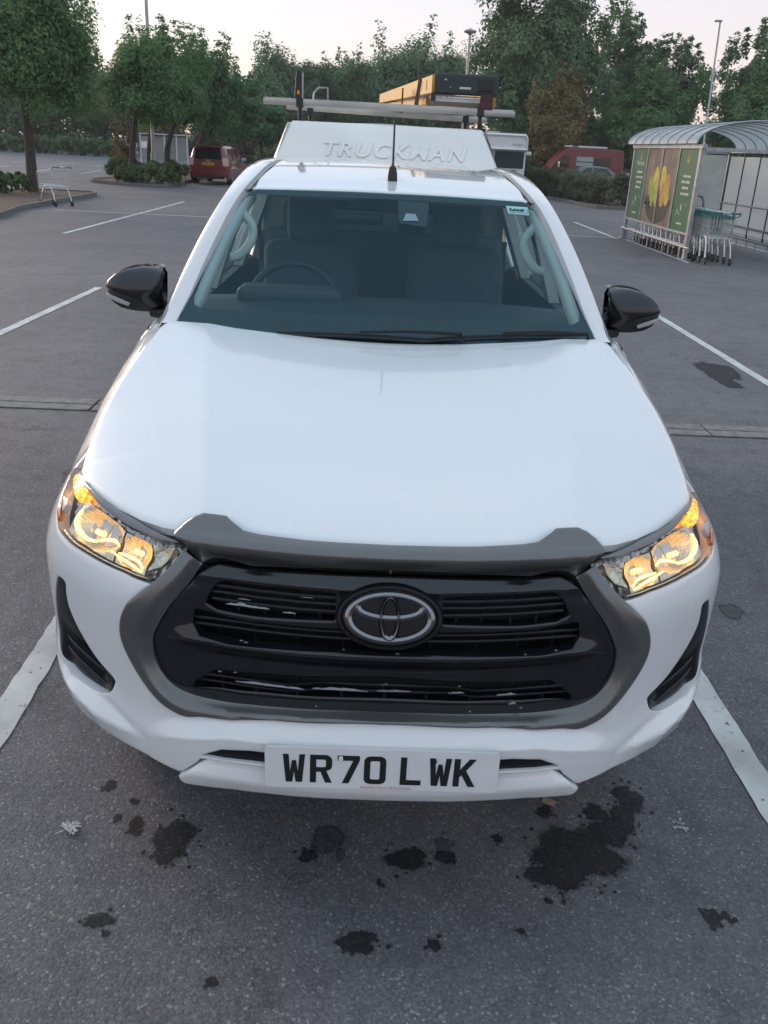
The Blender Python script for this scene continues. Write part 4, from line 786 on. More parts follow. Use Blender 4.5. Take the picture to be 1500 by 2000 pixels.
# ---- load bed, canopy, roof bars
def canopy():
    XF = lambda t: .662 - .108 * t
    rows = []
    # cross-sections from the cab backwards: the front face slopes back
    CW = lambda z: .885 - (z - 1.24) * .425
    def sec(y, zt, k, zb=1.24):
        h = [(CW(z) * k, z) for z in (zb, 1.4, 1.6, 1.8, zt - .06)] + [(CW(zt) * k - .012, zt - .018), (CW(zt) * k - .06, zt)]
        return [(-x, y, z) for x, z in h] + [(0, y, zt + .012)] + [(x, y, z) for x, z in h[::-1]]
    body = MB().grid([sec(3.955, 1.972, 1), sec(4.4, 1.985, 1.02), sec(4.9, 1.985, 1.03), sec(5.28, 1.965, 1.02), sec(5.33, 1.90, .97)])
    c = body.build('canopy', M['canopy'], truck, 40)
    # sloping front panel with side returns
    P = lambda x, t: (x, 3.70 + .215 * t + .035 * (x / .6) ** 2, 1.70 + .272 * t)
    rows = []
    for t in np.linspace(-.35, 1.0, 12):
        w = .662 - .105 * max(t, -.2); row = []
        for q in np.linspace(-1, 1, 25):
            x, y, z = P(q * w, t); a = abs(q); g = .006 * math.exp(-((a - .88) / .012) ** 2)
            row.append((x, y + (max(0, a - .90) / .10) ** 2 * .03 + g, z))
        rows.append(row)
    for dy, dz in ((.012, .006), (.045, .010)): rows.append([(p[0] * .985, p[1] + dy, p[2] + dz) for p in rows[11]])
    fr = MB().grid(rows).build('canopy_front', M['canopy'], c, 50)
    for sg in (-1, 1):
        rows = []
        for t in (-1.6, -.35, .3, 1.0): w = .662 - .105 * max(t, -.2) - .001; x, y, z = P(w, t); rows.append([(sg * x, y + .028, z), (sg * CW(max(z, 1.24)), 3.96, max(z, 1.24))][::sg])
        MB().grid(rows).build('canopy_corner', M['canopy'], c, 50)
    me = text_mesh('raised_lettering', 'TRUCKMAN', .135, M['canopy'], ext=.0, bev=.0012, shear=.25, offset=.002, spacing=1.16)
    ang = math.atan2(.272, .215); mt = Matrix.Translation((.035, 3.8035, 1.8400)) @ Matrix.Rotation(ang, 4, 'X')
    o = place_mesh('raised_lettering', me, mt, fr)
    for v in o.data.vertices: v.co.y += .035 * (v.co.x / .6) ** 2      # follows the bowed panel
    mb = MB(); mb.hull([(-.90, 3.68, .75), (.90, 3.68, .75), (.90, 5.33, .75), (-.90, 5.33, .75), (-.88, 3.68, 1.24), (.88, 3.68, 1.24), (.88, 5.33, 1.24), (-.88, 5.33, 1.24)]); mb.build('load_bed', M['cardark'], truck)
    tg = bevel(MB().box((0, 5.33, .97), (1.5, .05, .50)).build('tailgate', M['paint'], truck), .01); MB().box((0, 5.36, 1.08), (.2, .02, .06)).build('tailgate_handle', M['black'], tg)
    for sg in (-1, 1): bevel(MB().box((sg * .80, 5.345, 1.0), (.13, .05, .38)).build('tail_light', mat('red_lamp', (.4, .02, .02), .2), truck), .01)
    mb = MB(); mb.box((0, 5.42, .60), (1.75, .14, .16)); bevel(mb.build('rear_bumper', M['black'], truck), .03)
    bevel(MB().box((0, 5.355, 1.62), (1.0, .02, .42)).build('canopy_rear_window', M['dglass'], c), .01)
canopy()
def bars():
    for y, x0, x1, z0, z1, yk in ((4.10, -.727, .748, 2.084, 2.079, .004), (5.00, -.676, .690, 2.090, 2.064, .004)):
        mb = MB(); n = 12
        sec = [(-.020, -.019), (.020, -.019), (.026, -.008), (.026, .008), (.014, .019), (-.014, .019), (-.026, .008), (-.026, -.008)]
        mb.grid([[(x0 + (x1 - x0) * i / n, y + a, z0 + (z1 - z0) * i / n + b) for a, b in sec] for i in range(n + 1)], True)
        mb.add([(x0, y + a, z0 + b) for a, b in sec], [tuple(range(8))]).add([(x1, y + a, z1 + b) for a, b in sec], [tuple(range(7, -1, -1))])
        bar = mb.build('roof_bar', M['alu'], truck, 50)
        for x in (x0 + .005, x1 - .005): bevel(MB().box((x, y, (z0 if x < 0 else z1)), (.014, .046, .032)).build('end_cap', M['black'], bar), .003, 1)
        for x in (-.515, .545):
            mb = MB(); mb.tube([(x, y, 1.97), (x, y, z1 - .01)], .012, 8); mb.box((x, y, 1.984), (.07, .09, .014)); mb.box((x, y, z1 + .0), (.040, .056, .046)); mb.build('bar_foot', M['black'], bar, 60)
        if y < 4.5:
            mb = MB(); mb.hull([(-.548, 4.085, 2.09), (-.498, 4.085, 2.09), (-.498, 4.115, 2.09), (-.548, 4.115, 2.09), (-.538, 4.09, 2.245), (-.508, 4.09, 2.245), (-.508, 4.11, 2.245), (-.538, 4.11, 2.245)])
            mb.add([(-.538 + .03 * q, 4.10 + dy, 2.245 + .012 * math.sin(math.pi * q)) for dy in (-.01, .01) for q in (0, .25, .5, .75, 1)], [(0, 1, 6, 5), (1, 2, 7, 6), (2, 3, 8, 7), (3, 4, 9, 8)])
            st = bevel(mb.build('load_stop', M['black'], bar), .006); bevel(MB().box((-.524, 4.083, 2.135), (.014, .006, .022)).build('amber_reflector', mat('amber_tab', (.75, .28, .02), .4, emit=(1, .35, .02), es=.0), st), .003)
            MB().tube([(-.500, 4.09, 2.08), (-.500, 4.09, 2.24)], .005, 6).build('stop_rod', M['brush'], bar)
        else:
            mb = MB(); mb.tube([(-.50, 5.0, 2.09), (-.49, 5.0, 2.18), (-.46, 5.0, 2.215), (-.40, 5.0, 2.215), (-.395, 5.0, 2.09)], .007, 6); mb.build('load_stop', M['brush'], bar, 60)
bars()
# ---- wheels
def wheel(x, y, sg):
    w = MB(); prof = [(.20, -.12), (.30, -.125), (.36, -.115), (.382, -.09), (.385, -.04), (.385, .04), (.382, .09), (.36, .115), (.30, .125), (.20, .12)]
    n = 40; rows = [[(x + b, y + a * math.cos(2 * math.pi * i / n), .385 + a * math.sin(2 * math.pi * i / n)) for i in range(n)] for a, b in prof]
    t = w.grid(rows, True).build('wheel', M['tyre'], truck, 50)
    r_ = MB(); q = sg * .10; rows = [[(x + sg * b, y + a * math.cos(2 * math.pi * i / n), .385 + a * math.sin(2 * math.pi * i / n)) for i in range(n)] for a, b in ((.235, .118), (.215, .115), (.20, .06), (.06, .03))]
    r_.grid(rows, True)
    for k_ in range(6): a = k_ * math.pi / 3; d = Vector((0, math.cos(a), math.sin(a))); r_.tube([Vector((x + sg * .07, y, .385)) + d * .03, Vector((x + sg * .105, y, .385)) + d * .21], [.035, .025], 6)
    r_.tube([(x + sg * .02, y, .385), (x + sg * .10, y, .385)], .055, 14); r_.build('rim', M['rim'], t, 40)
for sg in (-1, 1):
    for y in (1.03, 4.085): wheel(sg * .735, y, sg)
mb = MB(); mb.box((0, 2.6, .50), (1.1, 4.6, .22)); mb.box((0, .75, .75), (1.2, .9, .5)); mb.box((0, 1.35, .9), (1.5, .2, .5)); mb.build('underbody', M['gap'], truck)
for sg in (-1, 1):
    MB().grid([[(sg * .60, 1.0 + .46 * math.cos(R(a)), .385 + .46 * math.sin(R(a))), (sg * .90, 1.0 + .46 * math.cos(R(a)), .385 + .46 * math.sin(R(a)))] for a in range(0, 150, 15)]).build('wheel_arch_liner', M['gap'], truck, 60)

# ---- step ladder lying on the bars, strapped down
def ladder():
    t = thing('step_ladder', 'yellow fibreglass step ladder with black top cap lying on the roof bars', 'ladder', (.2, 4.6, 2.11))
    # stile on the left side runs back and inward
    A = Vector((.268, 4.18, 0)); B = Vector((-.035, 5.35, 0))
    mb = MB(); d = (B - A).normalized(); nrm = Vector((-d.y, d.x, 0))
    for z0, z1, w in ((2.172, 2.272, .012),):
        mb.hull([A + Vector((0, 0, z0)) - nrm * w, A + Vector((0, 0, z0)) + nrm * w, B + Vector((0, 0, 2.153)) + nrm * w, B + Vector((0, 0, 2.153)) - nrm * w, A + Vector((0, 0, z1)) - nrm * w, A + Vector((0, 0, z1)) + nrm * w, B + Vector((0, 0, 2.212)) + nrm * w, B + Vector((0, 0, 2.212)) - nrm * w])
    bevel(mb.build('stile', M['yellow'], t), .003, 1)
    mb = MB(); A2 = A + Vector((.0, .25, 0)); B2 = B + Vector((.03, 0, 0)); mb.hull([A2 + Vector((-.03, 0, 2.118)), A2 + Vector((.0, 0, 2.118)), B2 + Vector((0, 0, 2.118)), B2 + Vector((-.03, 0, 2.118)), A2 + Vector((-.03, 0, 2.165)), A2 + Vector((.0, 0, 2.165)), B2 + Vector((0, 0, 2.148)), B2 + Vector((-.03, 0, 2.148))]); bevel(mb.build('rear_stile', M['yellow'], t), .003, 1)
    C2 = Vector((.62, 4.22, 0)); D2 = Vector((.36, 5.35, 0)); mb = MB(); mb.hull([C2 + Vector((0, 0, 2.13)), C2 + Vector((.024, 0, 2.13)), D2 + Vector((.024, 0, 2.13)), D2 + Vector((0, 0, 2.13)), C2 + Vector((0, 0, 2.22)), C2 + Vector((.024, 0, 2.22)), D2 + Vector((.024, 0, 2.20)), D2 + Vector((0, 0, 2.20))]); bevel(mb.build('stile', M['yellow'], t), .003, 1)
    for i in range(4):
        p = A.lerp(B, .22 + .22 * i); q = C2.lerp(D2, .22 + .22 * i); mb = MB(); mb.hull([p + Vector((0, -.04, 2.168)), q + Vector((0, -.04, 2.168)), q + Vector((0, .04, 2.168)), p + Vector((0, .04, 2.168)), p + Vector((0, -.04, 2.178)), q + Vector((0, -.04, 2.178)), q + Vector((0, .04, 2.178)), p + Vector((0, .04, 2.178))]); mb.build('step', M['alu'], t)
    # black moulded cap
    cap = bevel(MB().box((.458, 4.20, 2.226), (.376, .05, .112)).build('top_cap', M['dash'], t), .012, 3)
    bevel(MB().box((.572, 4.176, 2.226), (.090, .012, .072)).build('cap_recess', M['black'], cap), .006)
    bevel(MB().box((.453, 4.1725, 2.206), (.068, .004, .013)).build('cap_badge', mat('pale_badge', (.5, .52, .53), .4), cap), .005)
    mb = MB(); mb.box((.335, 4.1735, 2.248), (.014, .003, .007)); mb.box((.365, 4.1735, 2.208), (.006, .003, .006)); mb.build('cap_scuff', mat('pale_scuff', (.45, .47, .5), .6), cap)
    # chequer plate platform under the cap
    rows = []
    pl = MB(); pl.hull([(.262, 4.12, 2.128), (.60, 4.12, 2.128), (.60, 4.40, 2.150), (.262, 4.40, 2.150), (.245, 4.14, 2.148), (.60, 4.14, 2.148), (.60, 4.40, 2.166), (.25, 4.40, 2.166)]); tr = pl.build('platform', M['alu'], t)
    mb = MB()
    for i in range(18):
        for j in range(3): mb.box((.27 + i * .0185, 4.136 - .0 + j * .012, 2.152 + j * .0012), (.016, .0035, .004), rz=(.7 if (i + j) % 2 else -.7))
    mb.build('tread_ridge', M['chrome'], tr)
    MB().box((.43, 4.118, 2.115), (.34, .03, .024)).build('platform_lip', mat('worn_brown_lip', (.14, .10, .08), .6), t)
    bevel(MB().box((.262, 4.13, 2.15), (.03, .05, .05)).build('hinge', M['black'], t), .006)
    bevel(MB().box((.622, 4.20, 2.135), (.035, .05, .06)).build('cap_foot', M['yellow'], t), .006)
    st = MB(); st.hull([(.150, 4.10, 2.072), (.176, 4.10, 2.072), (.176, 4.112, 2.072), (.150, 4.112, 2.072), (.176, 4.14, 2.262), (.196, 4.14, 2.262), (.196, 4.152, 2.262), (.176, 4.152, 2.262)])
    o = st.build('ratchet_strap', M['rust']); tag(o, 'brown webbing strap tying the yellow ladder down to the front roof bar', 'strap'); st = MB()
    st.hull([(.09, 4.60, 2.07), (.100, 4.60, 2.07), (.100, 4.62, 2.07), (.09, 4.62, 2.07), (.092, 4.60, 2.215), (.102, 4.60, 2.215), (.102, 4.62, 2.215), (.092, 4.62, 2.215)])
    o = st.build('ratchet_strap', M['rust']); tag(o, 'shorter dark strap further back along the yellow ladder side', 'strap')
    o = bevel(MB().box((.575, 4.085, 2.125), (.075, .016, .09)).build('strap_clamp', mat('dark_red_clamp', (.06, .02, .02), .6)), .004); tag(o, 'dark maroon clamp holding the black ladder cap on the front roof bar', 'clamp')
    for i, (x, w, m_) in enumerate(((.215, .020, mat('pale_label', (.6, .58, .52), .6)), (.238, .030, mat('orange_label', (.62, .33, .05), .6)))):
        q = (A.x - x) / (A.x - B.x); p = A.lerp(B, q); mb = MB(); mb.box((0, 0, 0), (w, .002, .055), mtx=Matrix.Rotation(math.atan2(d.y, d.x), 3, 'Z')); o = mb.build('ladder_label', m_, t)
        for v in o.data.vertices: v.co += p + Vector((0, 0, 2.222)) + nrm * (.0135 if nrm.x < 0 else -.0135)
ladder()
# ------------------------------------------------------------ planting
LM = {'green': leaf_mat('maple_leaf', (.070, .158, .060), (.108, .225, .078), (.168, .290, .100)),
      'dark': leaf_mat('dark_leaf', (.060, .138, .064), (.094, .200, .086), (.146, .260, .108)),
      'grey': leaf_mat('hazed_leaf', (.076, .152, .072), (.116, .216, .096), (.172, .275, .124)),  # lighter greyish tone paints distance haze into the leaf colour
      'olive': leaf_mat('olive_brown_leaf', (.130, .125, .045), (.215, .175, .060), (.290, .215, .075)),
      'hedge': leaf_mat('hedge_leaf', (.080, .094, .056), (.130, .145, .084), (.195, .200, .120)),
      'fresh': leaf_mat('bush_leaf', (.060, .108, .042), (.105, .165, .058), (.175, .225, .085)),
      'russet': leaf_mat('russet_leaf', (.05, .032, .026), (.085, .052, .04), (.12, .08, .055))}
def leaf_mesh(name, cl, n, size, m, seed, up=.45, flat=.85, asp=.62):
    r = np.random.default_rng(seed); cl = np.array(cl, float); w = cl[:, 3] ** 2; k = r.choice(len(cl), n, p=w / w.sum())
    d = r.normal(size=(n, 3)); d /= np.linalg.norm(d, axis=1)[:, None]; rad = r.random(n) ** .42 * (1 + .12 * r.normal(size=n))
    P = cl[k, :3] + d * (cl[k, 3] * rad)[:, None] * [1, 1, flat]
    cc = cl[:, :3].mean(0); dc = P - cc; dc /= np.linalg.norm(dc, axis=1)[:, None] + 1e-9; N = d * .55 + dc * .75 + r.normal(size=(n, 3)) * .42 + [0, 0, up]; N /= np.linalg.norm(N, axis=1)[:, None]
    T = np.cross(N, r.normal(size=(n, 3))); T /= np.linalg.norm(T, axis=1)[:, None]; B = np.cross(N, T)
    L = (size * r.uniform(.65, 1.35, n))[:, None]; W = L * asp
    V = np.stack([P - T * L * .5, P + B * W * .5 - N * L * .08, P + T * L * .5, P - B * W * .5 - N * L * .08], 1).reshape(-1, 3)
    F = np.arange(4 * n).reshape(n, 4)
    me = bpy.data.meshes.new(name); me.from_pydata(V, [], F); me.materials.append(m)
    ct = r.random(len(cl)); tint = np.clip(.55 * ct[k] + .45 * r.random(n) + .06 * r.normal(size=n), 0, 1).astype(np.float32)
    a = me.attributes.new('tint', 'FLOAT', 'POINT'); a.data.foreach_set('value', np.repeat(tint, 4)); return me
def crown_clumps(seed, c, rad, k, cr=.3, low=.0, spiky=0):
    r = np.random.default_rng(seed); out = []
    while len(out) < k:
        d = r.normal(size=3); d /= np.linalg.norm(d); q = r.random() ** .35 * r.uniform(.55, 1.0)
        if d[2] < -.92 + low: continue
        wob = 1 + .16 * math.sin(3.1 * d[0] + seed) + .13 * math.sin(4.3 * d[1] + 2.0 * seed) + .1 * math.sin(5 * d[2] + seed)
        p = np.array(c) + d * np.array(rad) * q * wob * .88; out.append([*p, min(rad) * cr * r.uniform(.6, 1.25) * (1.15 - .35 * q)])
    for _ in range(spiky):
        a = r.uniform(0, 6.28); q = r.random() ** .6 * .95; x, y = c[0] + rad[0] * q * math.cos(a), c[1] + rad[1] * q * math.sin(a)
        z = c[2] + rad[2] * math.sqrt(max(0, 1 - q * q)) * .80; s = min(rad) * .12
        for j in range(4): out.append([x + r.normal() * s * .3, y + r.normal() * s * .3, z + s * 1.5 * j, s * (1.7 - .30 * j)])
    return out
def tree(label, base, c, rad, k, n, size, m, seed, trunk_r=.13, cr=.34, spiky=0, group='trees around the car park', stems=1, limbs=9, low=.1, asp=.62, lean=0.):
    x, y = base; t = thing('tree', label, 'tree', (x, y, 0), 0, group)
    cl = crown_clumps(seed, c, rad, int(k * 1.5), cr * 1.12, low, spiky); r = random.Random(seed); n = int(n * 1.35); size *= 1.12
    me = leaf_mesh('crown', cl, n, size, m, seed, asp=asp); link(bpy.data.objects.new('crown', me), t)
    mb = MB(); zb = c[2] - rad[2] * .55
    for s_ in range(stems):
        ox = r.uniform(-.3, .3) * (stems > 1); q = [(x + ox, y, -.05), (x + ox * 1.2 + lean * .3 + r.uniform(-.05, .05), y, zb * .5), (c[0] * .3 + x * .7 + ox * 2, y, zb), (c[0] * .6 + x * .4 + ox * 2.5, c[1], c[2])]
        q = cat(q, 5); mb.tube(q, [trunk_r * (1.25 - .85 * i / len(q)) for i in range(len(q))], 9)
    tr = mb.build('trunk', M['bark'], t, 60)
    top = np.array([c[0] * .4 + x * .6, c[1], zb])
    for i in range(limbs):
        p = np.array(cl[r.randrange(min(k, len(cl)))][:3]); mid = top + (p - top) * .5 + np.array([r.uniform(-.2, .2), r.uniform(-.2, .2), .25]); b = MB()
        b.tube(cat([top + (0, 0, r.uniform(-.3, .6)), mid, p], 3), [trunk_r * .45, trunk_r * .38, trunk_r * .32, trunk_r * .26, trunk_r * .2, trunk_r * .14, trunk_r * .08], 5); b.build('limb', M['bark'], tr, 60)
    return t
ROW = 'trees in the row beside the left island'
tree('large bushy tree standing over the abandoned trolley at the left edge', (-10.7, 27.8), (-10.65, 27.9, 4.15), (3.0, 2.7, 2.3), 210, 85000, .105, LM['green'], 1, .145, .27, 10, ROW)
tree('rounded tree rising from the left end of the clipped bush bed', (-9.95, 37.2), (-9.0, 37.4, 3.65), (2.45, 2.3, 1.9), 150, 48000, .115, LM['green'], 2, .12, .28, 9, ROW)
tree('tree with pale brown trunk in the middle of the clipped bush bed', (-9.75, 39.6), (-8.9, 40, 3.75), (2.2, 2.3, 1.9), 120, 32000, .125, LM['green'], 3, .15, .28, 8, ROW)
tree('dark trunked tree between the distant glass shelter and the red car', (-9.75, 43.2), (-8.3, 44, 3.8), (2.1, 2.2, 2.05), 120, 30000, .135, LM['dark'], 4, .14, .28, 8, ROW)
tree('leaning dark tree with its crown just above the red car', (-9.4, 48.5), (-7.9, 49, 3.45), (2.05, 2.2, 1.9), 110, 25000, .15, LM['dark'], 5, .13, .28, 8, ROW)
tree('low dark tree behind the red car roof beside the russet shrub', (-6.9, 56), (-7.2, 56, 2.9), (1.9, 2, 1.6), 70, 9000, .24, LM['dark'], 6, .12, .28, 4, ROW)
FAR = 'tall trees beyond the far side of the car park'
fars = [(-46, 95, 11, 'grey', 'far tree at the extreme left behind the long hedge'), (-39, 93, 9.5, 'green', 'broad far tree behind the long hedge, left of the first trunk'), (-33, 92, 9, 'dark', 'dark far tree behind the long hedge, right of the first trunk'), (-27, 94, 9, 'green', 'far tree behind the right part of the long hedge'), (-21.5, 90, 8, 'olive', 'yellowish far tree at the end of the long hedge'),
        (-17, 98, 9.5, 'green', 'far tree behind the distant glass shelter'), (-10.3, 84, 8.2, 'grey', 'pale tree just right of the dark row, above the russet shrub'), (-10.3, 97, 11.3, 'grey', 'tall loose tree directly behind the upright load stop'), (-6.9, 97, 10.6, 'grey', 'slim tree right of the load stop, above the roof bars'), (-4.4, 99, 10.9, 'grey', 'thin open tree above the middle of the roof bars'), (-1.7, 96, 11.2, 'green', 'upright tree left of the yellow ladder'), (2.4, 90, 13.0, 'dark', 'dense round topped tree behind the yellow ladder'), (7.0, 96, 13.2, 'dark', 'dense tree left of the lamp post head'), (4.6, 100, 10.4, 'grey', 'low gappy tree between two dense trees behind the ladder')]
wid = [4.2, 4.4, 4.2, 4.2, 3.8, 4.0, 2.9, 3.4, 2.7, 2.5, 3.2, 4.0, 3.6, 2.8]
for i, ((x, y, h, m, lab), w) in enumerate(zip(fars, wid)):
    tree(lab, (x, y), (x, y, h * .53), (w, w, h * .47), 150, 19000, .28, LM[m], 20 + i, .16, .33, 3, FAR, limbs=6, low=-.2)
RT = 'trees on the bank beyond the right hand hedge'
tree('huge spreading tree taller than the photo behind the lamp post', (10.9, 63), (10.9, 63, 7.6), (5.5, 4.6, 7.0), 260, 56000, .23, LM['grey'], 41, .3, .20, 14, RT, stems=2, limbs=16, low=-.1)
tree('open feathery tree just right of the huge spreading tree', (18.2, 70), (18.3, 70, 6.8), (2.3, 2.2, 5.0), 110, 16000, .24, LM['grey'], 42, .14, .24, 10, RT, limbs=14, low=-.3)
tree('tree with thin upright shoots left of the slender lamp column', (20.6, 67), (20.5, 67, 5.6), (2.9, 2.4, 3.9), 120, 18000, .23, LM['grey'], 43, .15, .24, 14, RT, limbs=12, low=-.3)
tree('sparse spiky tree cut by the right edge, above the shelter', (24.6, 61), (24.6, 61, 6.2), (2.9, 2.4, 3.6), 110, 15000, .23, LM['grey'], 44, .14, .23, 14, RT, limbs=12, low=-.3)
tree('bronze leaved round tree behind the motorhome and red van', (11.2, 58), (11.3, 58, 3.4), (2.9, 2.2, 3.1), 110, 22000, .18, LM['olive'], 45, .12, .27, 6, RT, low=-.3)
tree('wide bushy green tree behind the shelter roof', (17.3, 57.5), (17.1, 57.5, 3.6), (4.1, 2.5, 3.6), 150, 30000, .19, LM['green'], 46, .12, .24, 10, RT, low=-.3)
tree('dense green tree behind the shelter at the right edge', (23.3, 57), (23.2, 57, 3.5), (3.3, 2.5, 3.2), 110, 20000, .19, LM['green'], 47, .12, .25, 8, RT, low=-.3)
tree('dark undergrown tree filling the gap behind the red van', (13.8, 61), (14.2, 61, 2.6), (3.4, 1.6, 2.6), 80, 11000, .25, LM['dark'], 48, .12, .27, 0, RT, low=-.4)
def wood():
    cl = []; r = random.Random(77)
    for i in range(320): x = r.uniform(-66, 38); cl.append([x, 105 + r.uniform(-3, 3) - (8 if x > 12 else 0), r.uniform(.5, 6.0), r.uniform(1.2, 2.2)])
    o = link(bpy.data.objects.new('far_woods', leaf_mesh('far_woods', cl, 60000, .45, LM['dark'], 78))); tag(o, kind='stuff')
wood()
def hedge(name, label, path, w, h, n, size, m, seed, cat_='hedge', group=None, z0=.0):
    r = random.Random(seed); cl = []; P = [Vector((*p, 0)) for p in path]
    L = sum((b - a).length for a, b in zip(P[:-1], P[1:])); k = int(L * 26) + 10
    for a, b in zip(P[:-1], P[1:]):
        d = (b - a).normalized(); nn = Vector((-d.y, d.x, 0)); kk = int(k * (b - a).length / L) + 1
        for i in range(kk):
            q = (i + r.random()) / kk; p = a.lerp(b, q) + nn * r.uniform(-.5, .5) * w * .8; rr = min(w, h) * r.uniform(.15, .24); hh = h * (1 + .05 * math.sin(q * L * 2.3 + seed) + .04 * math.sin(q * L * 5.1))
            z = z0 + rr * .7 + (hh - rr * 1.6) * r.random() ** .75; cl.append([p.x, p.y, z, rr])
    base = P[0].lerp(P[-1], .5); t = thing(name, label, cat_, (base.x, base.y, 0), 0, group)
    link(bpy.data.objects.new('foliage', leaf_mesh('foliage', cl, n, size, m, seed, flat=1.0)), t)
    mb = MB()
    for i in range(int(L * 3) + 4):
        a = cl[r.randrange(len(cl))]; mb.tube([(a[0] + r.uniform(-.1, .1), a[1], 0), (a[0], a[1], a[2])], [.025, .008], 4)
    o = mb.build('stems', M['bark'], t); o['kind'] = 'stuff'
    return t
hedge('hedge', 'long dark green hedge along the far left edge of the car park', [(-48, 84), (-22, 82)], 1.8, 1.5, 26000, .26, LM['fresh'], 60)
hedge('hedge', 'thin olive hedge hiding the green car and red van', [(7.6, 45.5), (9.3, 39.0), (9.6, 37.2)], 1.1, 1.36, 30000, .10, LM['hedge'], 61)
hedge('hedge', 'pale olive hedge ending beside the green poster shelter', [(9.6, 36.6), (13.5, 36.9)], 1.2, 1.36, 30000, .10, LM['hedge'], 62)
hedge('bush', 'clipped green bush bed below the trees beside the red car', [(-10.7, 36.9), (-9.4, 36.4), (-7.9, 37.4)], 1.4, .88, 22000, .10, LM['fresh'], 63, 'bush', None, .1)
hedge('bush', 'low leafy bush on the kerbed island at the left edge', [(-12.6, 26.4), (-10.5, 26.9)], 1.3, .60, 14000, .085, LM['fresh'], 64, 'bush', None, .1)
hedge('shrub', 'russet shrub under the trees just left of the canopy', [(-11.3, 76), (-7.8, 76)], 2.0, 2.2, 5000, .20, LM['russet'], 65, 'shrub')
hedge('shrub', 'light green shrub in the gap right of the red car', [(-8.4, 66), (-5.8, 66)], 1.8, 1.7, 4500, .20, LM['fresh'], 66, 'shrub')
hedge('shrub', 'yellow green sapling clump at the left end of the bush bed', [(-10.9, 38.3), (-10.2, 38.6)], .8, 1.9, 2500, .10, LM['olive'], 67, 'shrub')
def leaf_stuff():
    cl = []; r = random.Random(3)
    for i in range(60): cl.append([r.uniform(8, 14.5), 60 + r.uniform(-1.5, 1), r.uniform(.2, 1.6), r.uniform(.5, .9)])
    o = link(bpy.data.objects.new('undergrowth', leaf_mesh('undergrowth', cl, 9000, .26, LM['dark'], 81))); tag(o, kind='stuff')
leaf_stuff()
# ------------------------------------------------------------ kerbed islands
def island(poly, name):
    def shape(P, grow):
        c = sum((Vector(p) for p in P), Vector((0, 0))) / len(P); return [(p[0] + (p[0] - c.x) / max(.01, (Vector(p) - c).length) * grow, p[1] + (p[1] - c.y) / max(.01, (Vector(p) - c).length) * grow) for p in P]
    P = [tuple(p) for p in cat(poly, 5, True)]; I = shape(P, -.16); n = len(P)
    rows = [[(x, y, 0) for x, y in P], [(x, y, .115) for x, y in P], [(x, y, .125) for x, y in shape(P, -.012)], [(x, y, .125) for x, y in I], [(x, y, .09) for x, y in I]]
    mb = MB().grid(rows, True); k = mb.build(name, M['kerb']); tag(k, kind='structure')
    s = mk('soil', [(x, y, .095) for x, y in I], [tuple(range(n))], M['soil']); tag(s, kind='structure')
island([(-8.80, 18), (-8.82, 22), (-8.86, 27), (-8.92, 28.5), (-9.4, 29.1), (-10.6, 29.0), (-11.4, 28.2), (-11.6, 26), (-14.5, 24.5), (-14.5, 18)], 'kerb')
island([(-11.6, 36.9), (-10.2, 35.85), (-8.9, 35.35), (-8.3, 35.8), (-8.25, 38), (-8.4, 42), (-8.6, 50), (-10.6, 50.5), (-11.4, 44), (-11.8, 39)], 'kerb')
island([(7.0, 46.5), (8.3, 40), (8.7, 36.0), (9.6, 35.2), (14, 35.7), (14, 38.2), (11, 38.2), (10.4, 41), (9.4, 46.8)], 'kerb')
# ------------------------------------------------------------ lamp columns
def lamp_column(label, x, y, h, r0, kind, lean=0.):
    t = thing('lamp_post', label, 'lamp post', (x, y, 0))
    mb = MB(); mb.tube([(x, y, 0), (x, y, 1.2), (x, y, 1.22), (x + lean, y, h)], [r0 * 1.5, r0 * 1.5, r0, r0 * .75], 10); mb.build('column', M['brush'], t, 60)
    if kind == 'disc':
        n = 24; rows = [[(x + lean + a * math.cos(2 * math.pi * i / n), y + a * math.sin(2 * math.pi * i / n), h + b) for i in range(n)] for a, b in ((.05, -.16), (.12, -.10), (.26, -.06), (.285, -.01), (.27, .03), (.12, .06), (.03, .10), (.01, .14))]
        MB().grid(rows, True).build('lamp_head', M['brush'], t, 60)
    else:
        bevel(MB().box((x + lean - .10, y, h + .03), (.38, .22, .10)).build('lamp_head', M['brush'], t), .03)
lamp_column('silver lamp post with a flat disc head rising behind the ladder', 3.93, 42, 6.75, .075, 'disc')
lamp_column('grey lamp column rising out of the left tree row, top out of frame', -9.47, 39.0, 8.6, .085, 'arm')
lamp_column('slender far lamp column with small side head near the right edge', 18.55, 52, 8.95, .06, 'arm', -.28)
def thin_pole():
    o = MB().tube([(2.62, 60, 0), (2.54, 60, 7.5)], [.05, .035], 8).build('pole', M['black'], None, 60); tag(o, 'thin dark pole standing among the far trees above the ladder', 'pole')
thin_pole()
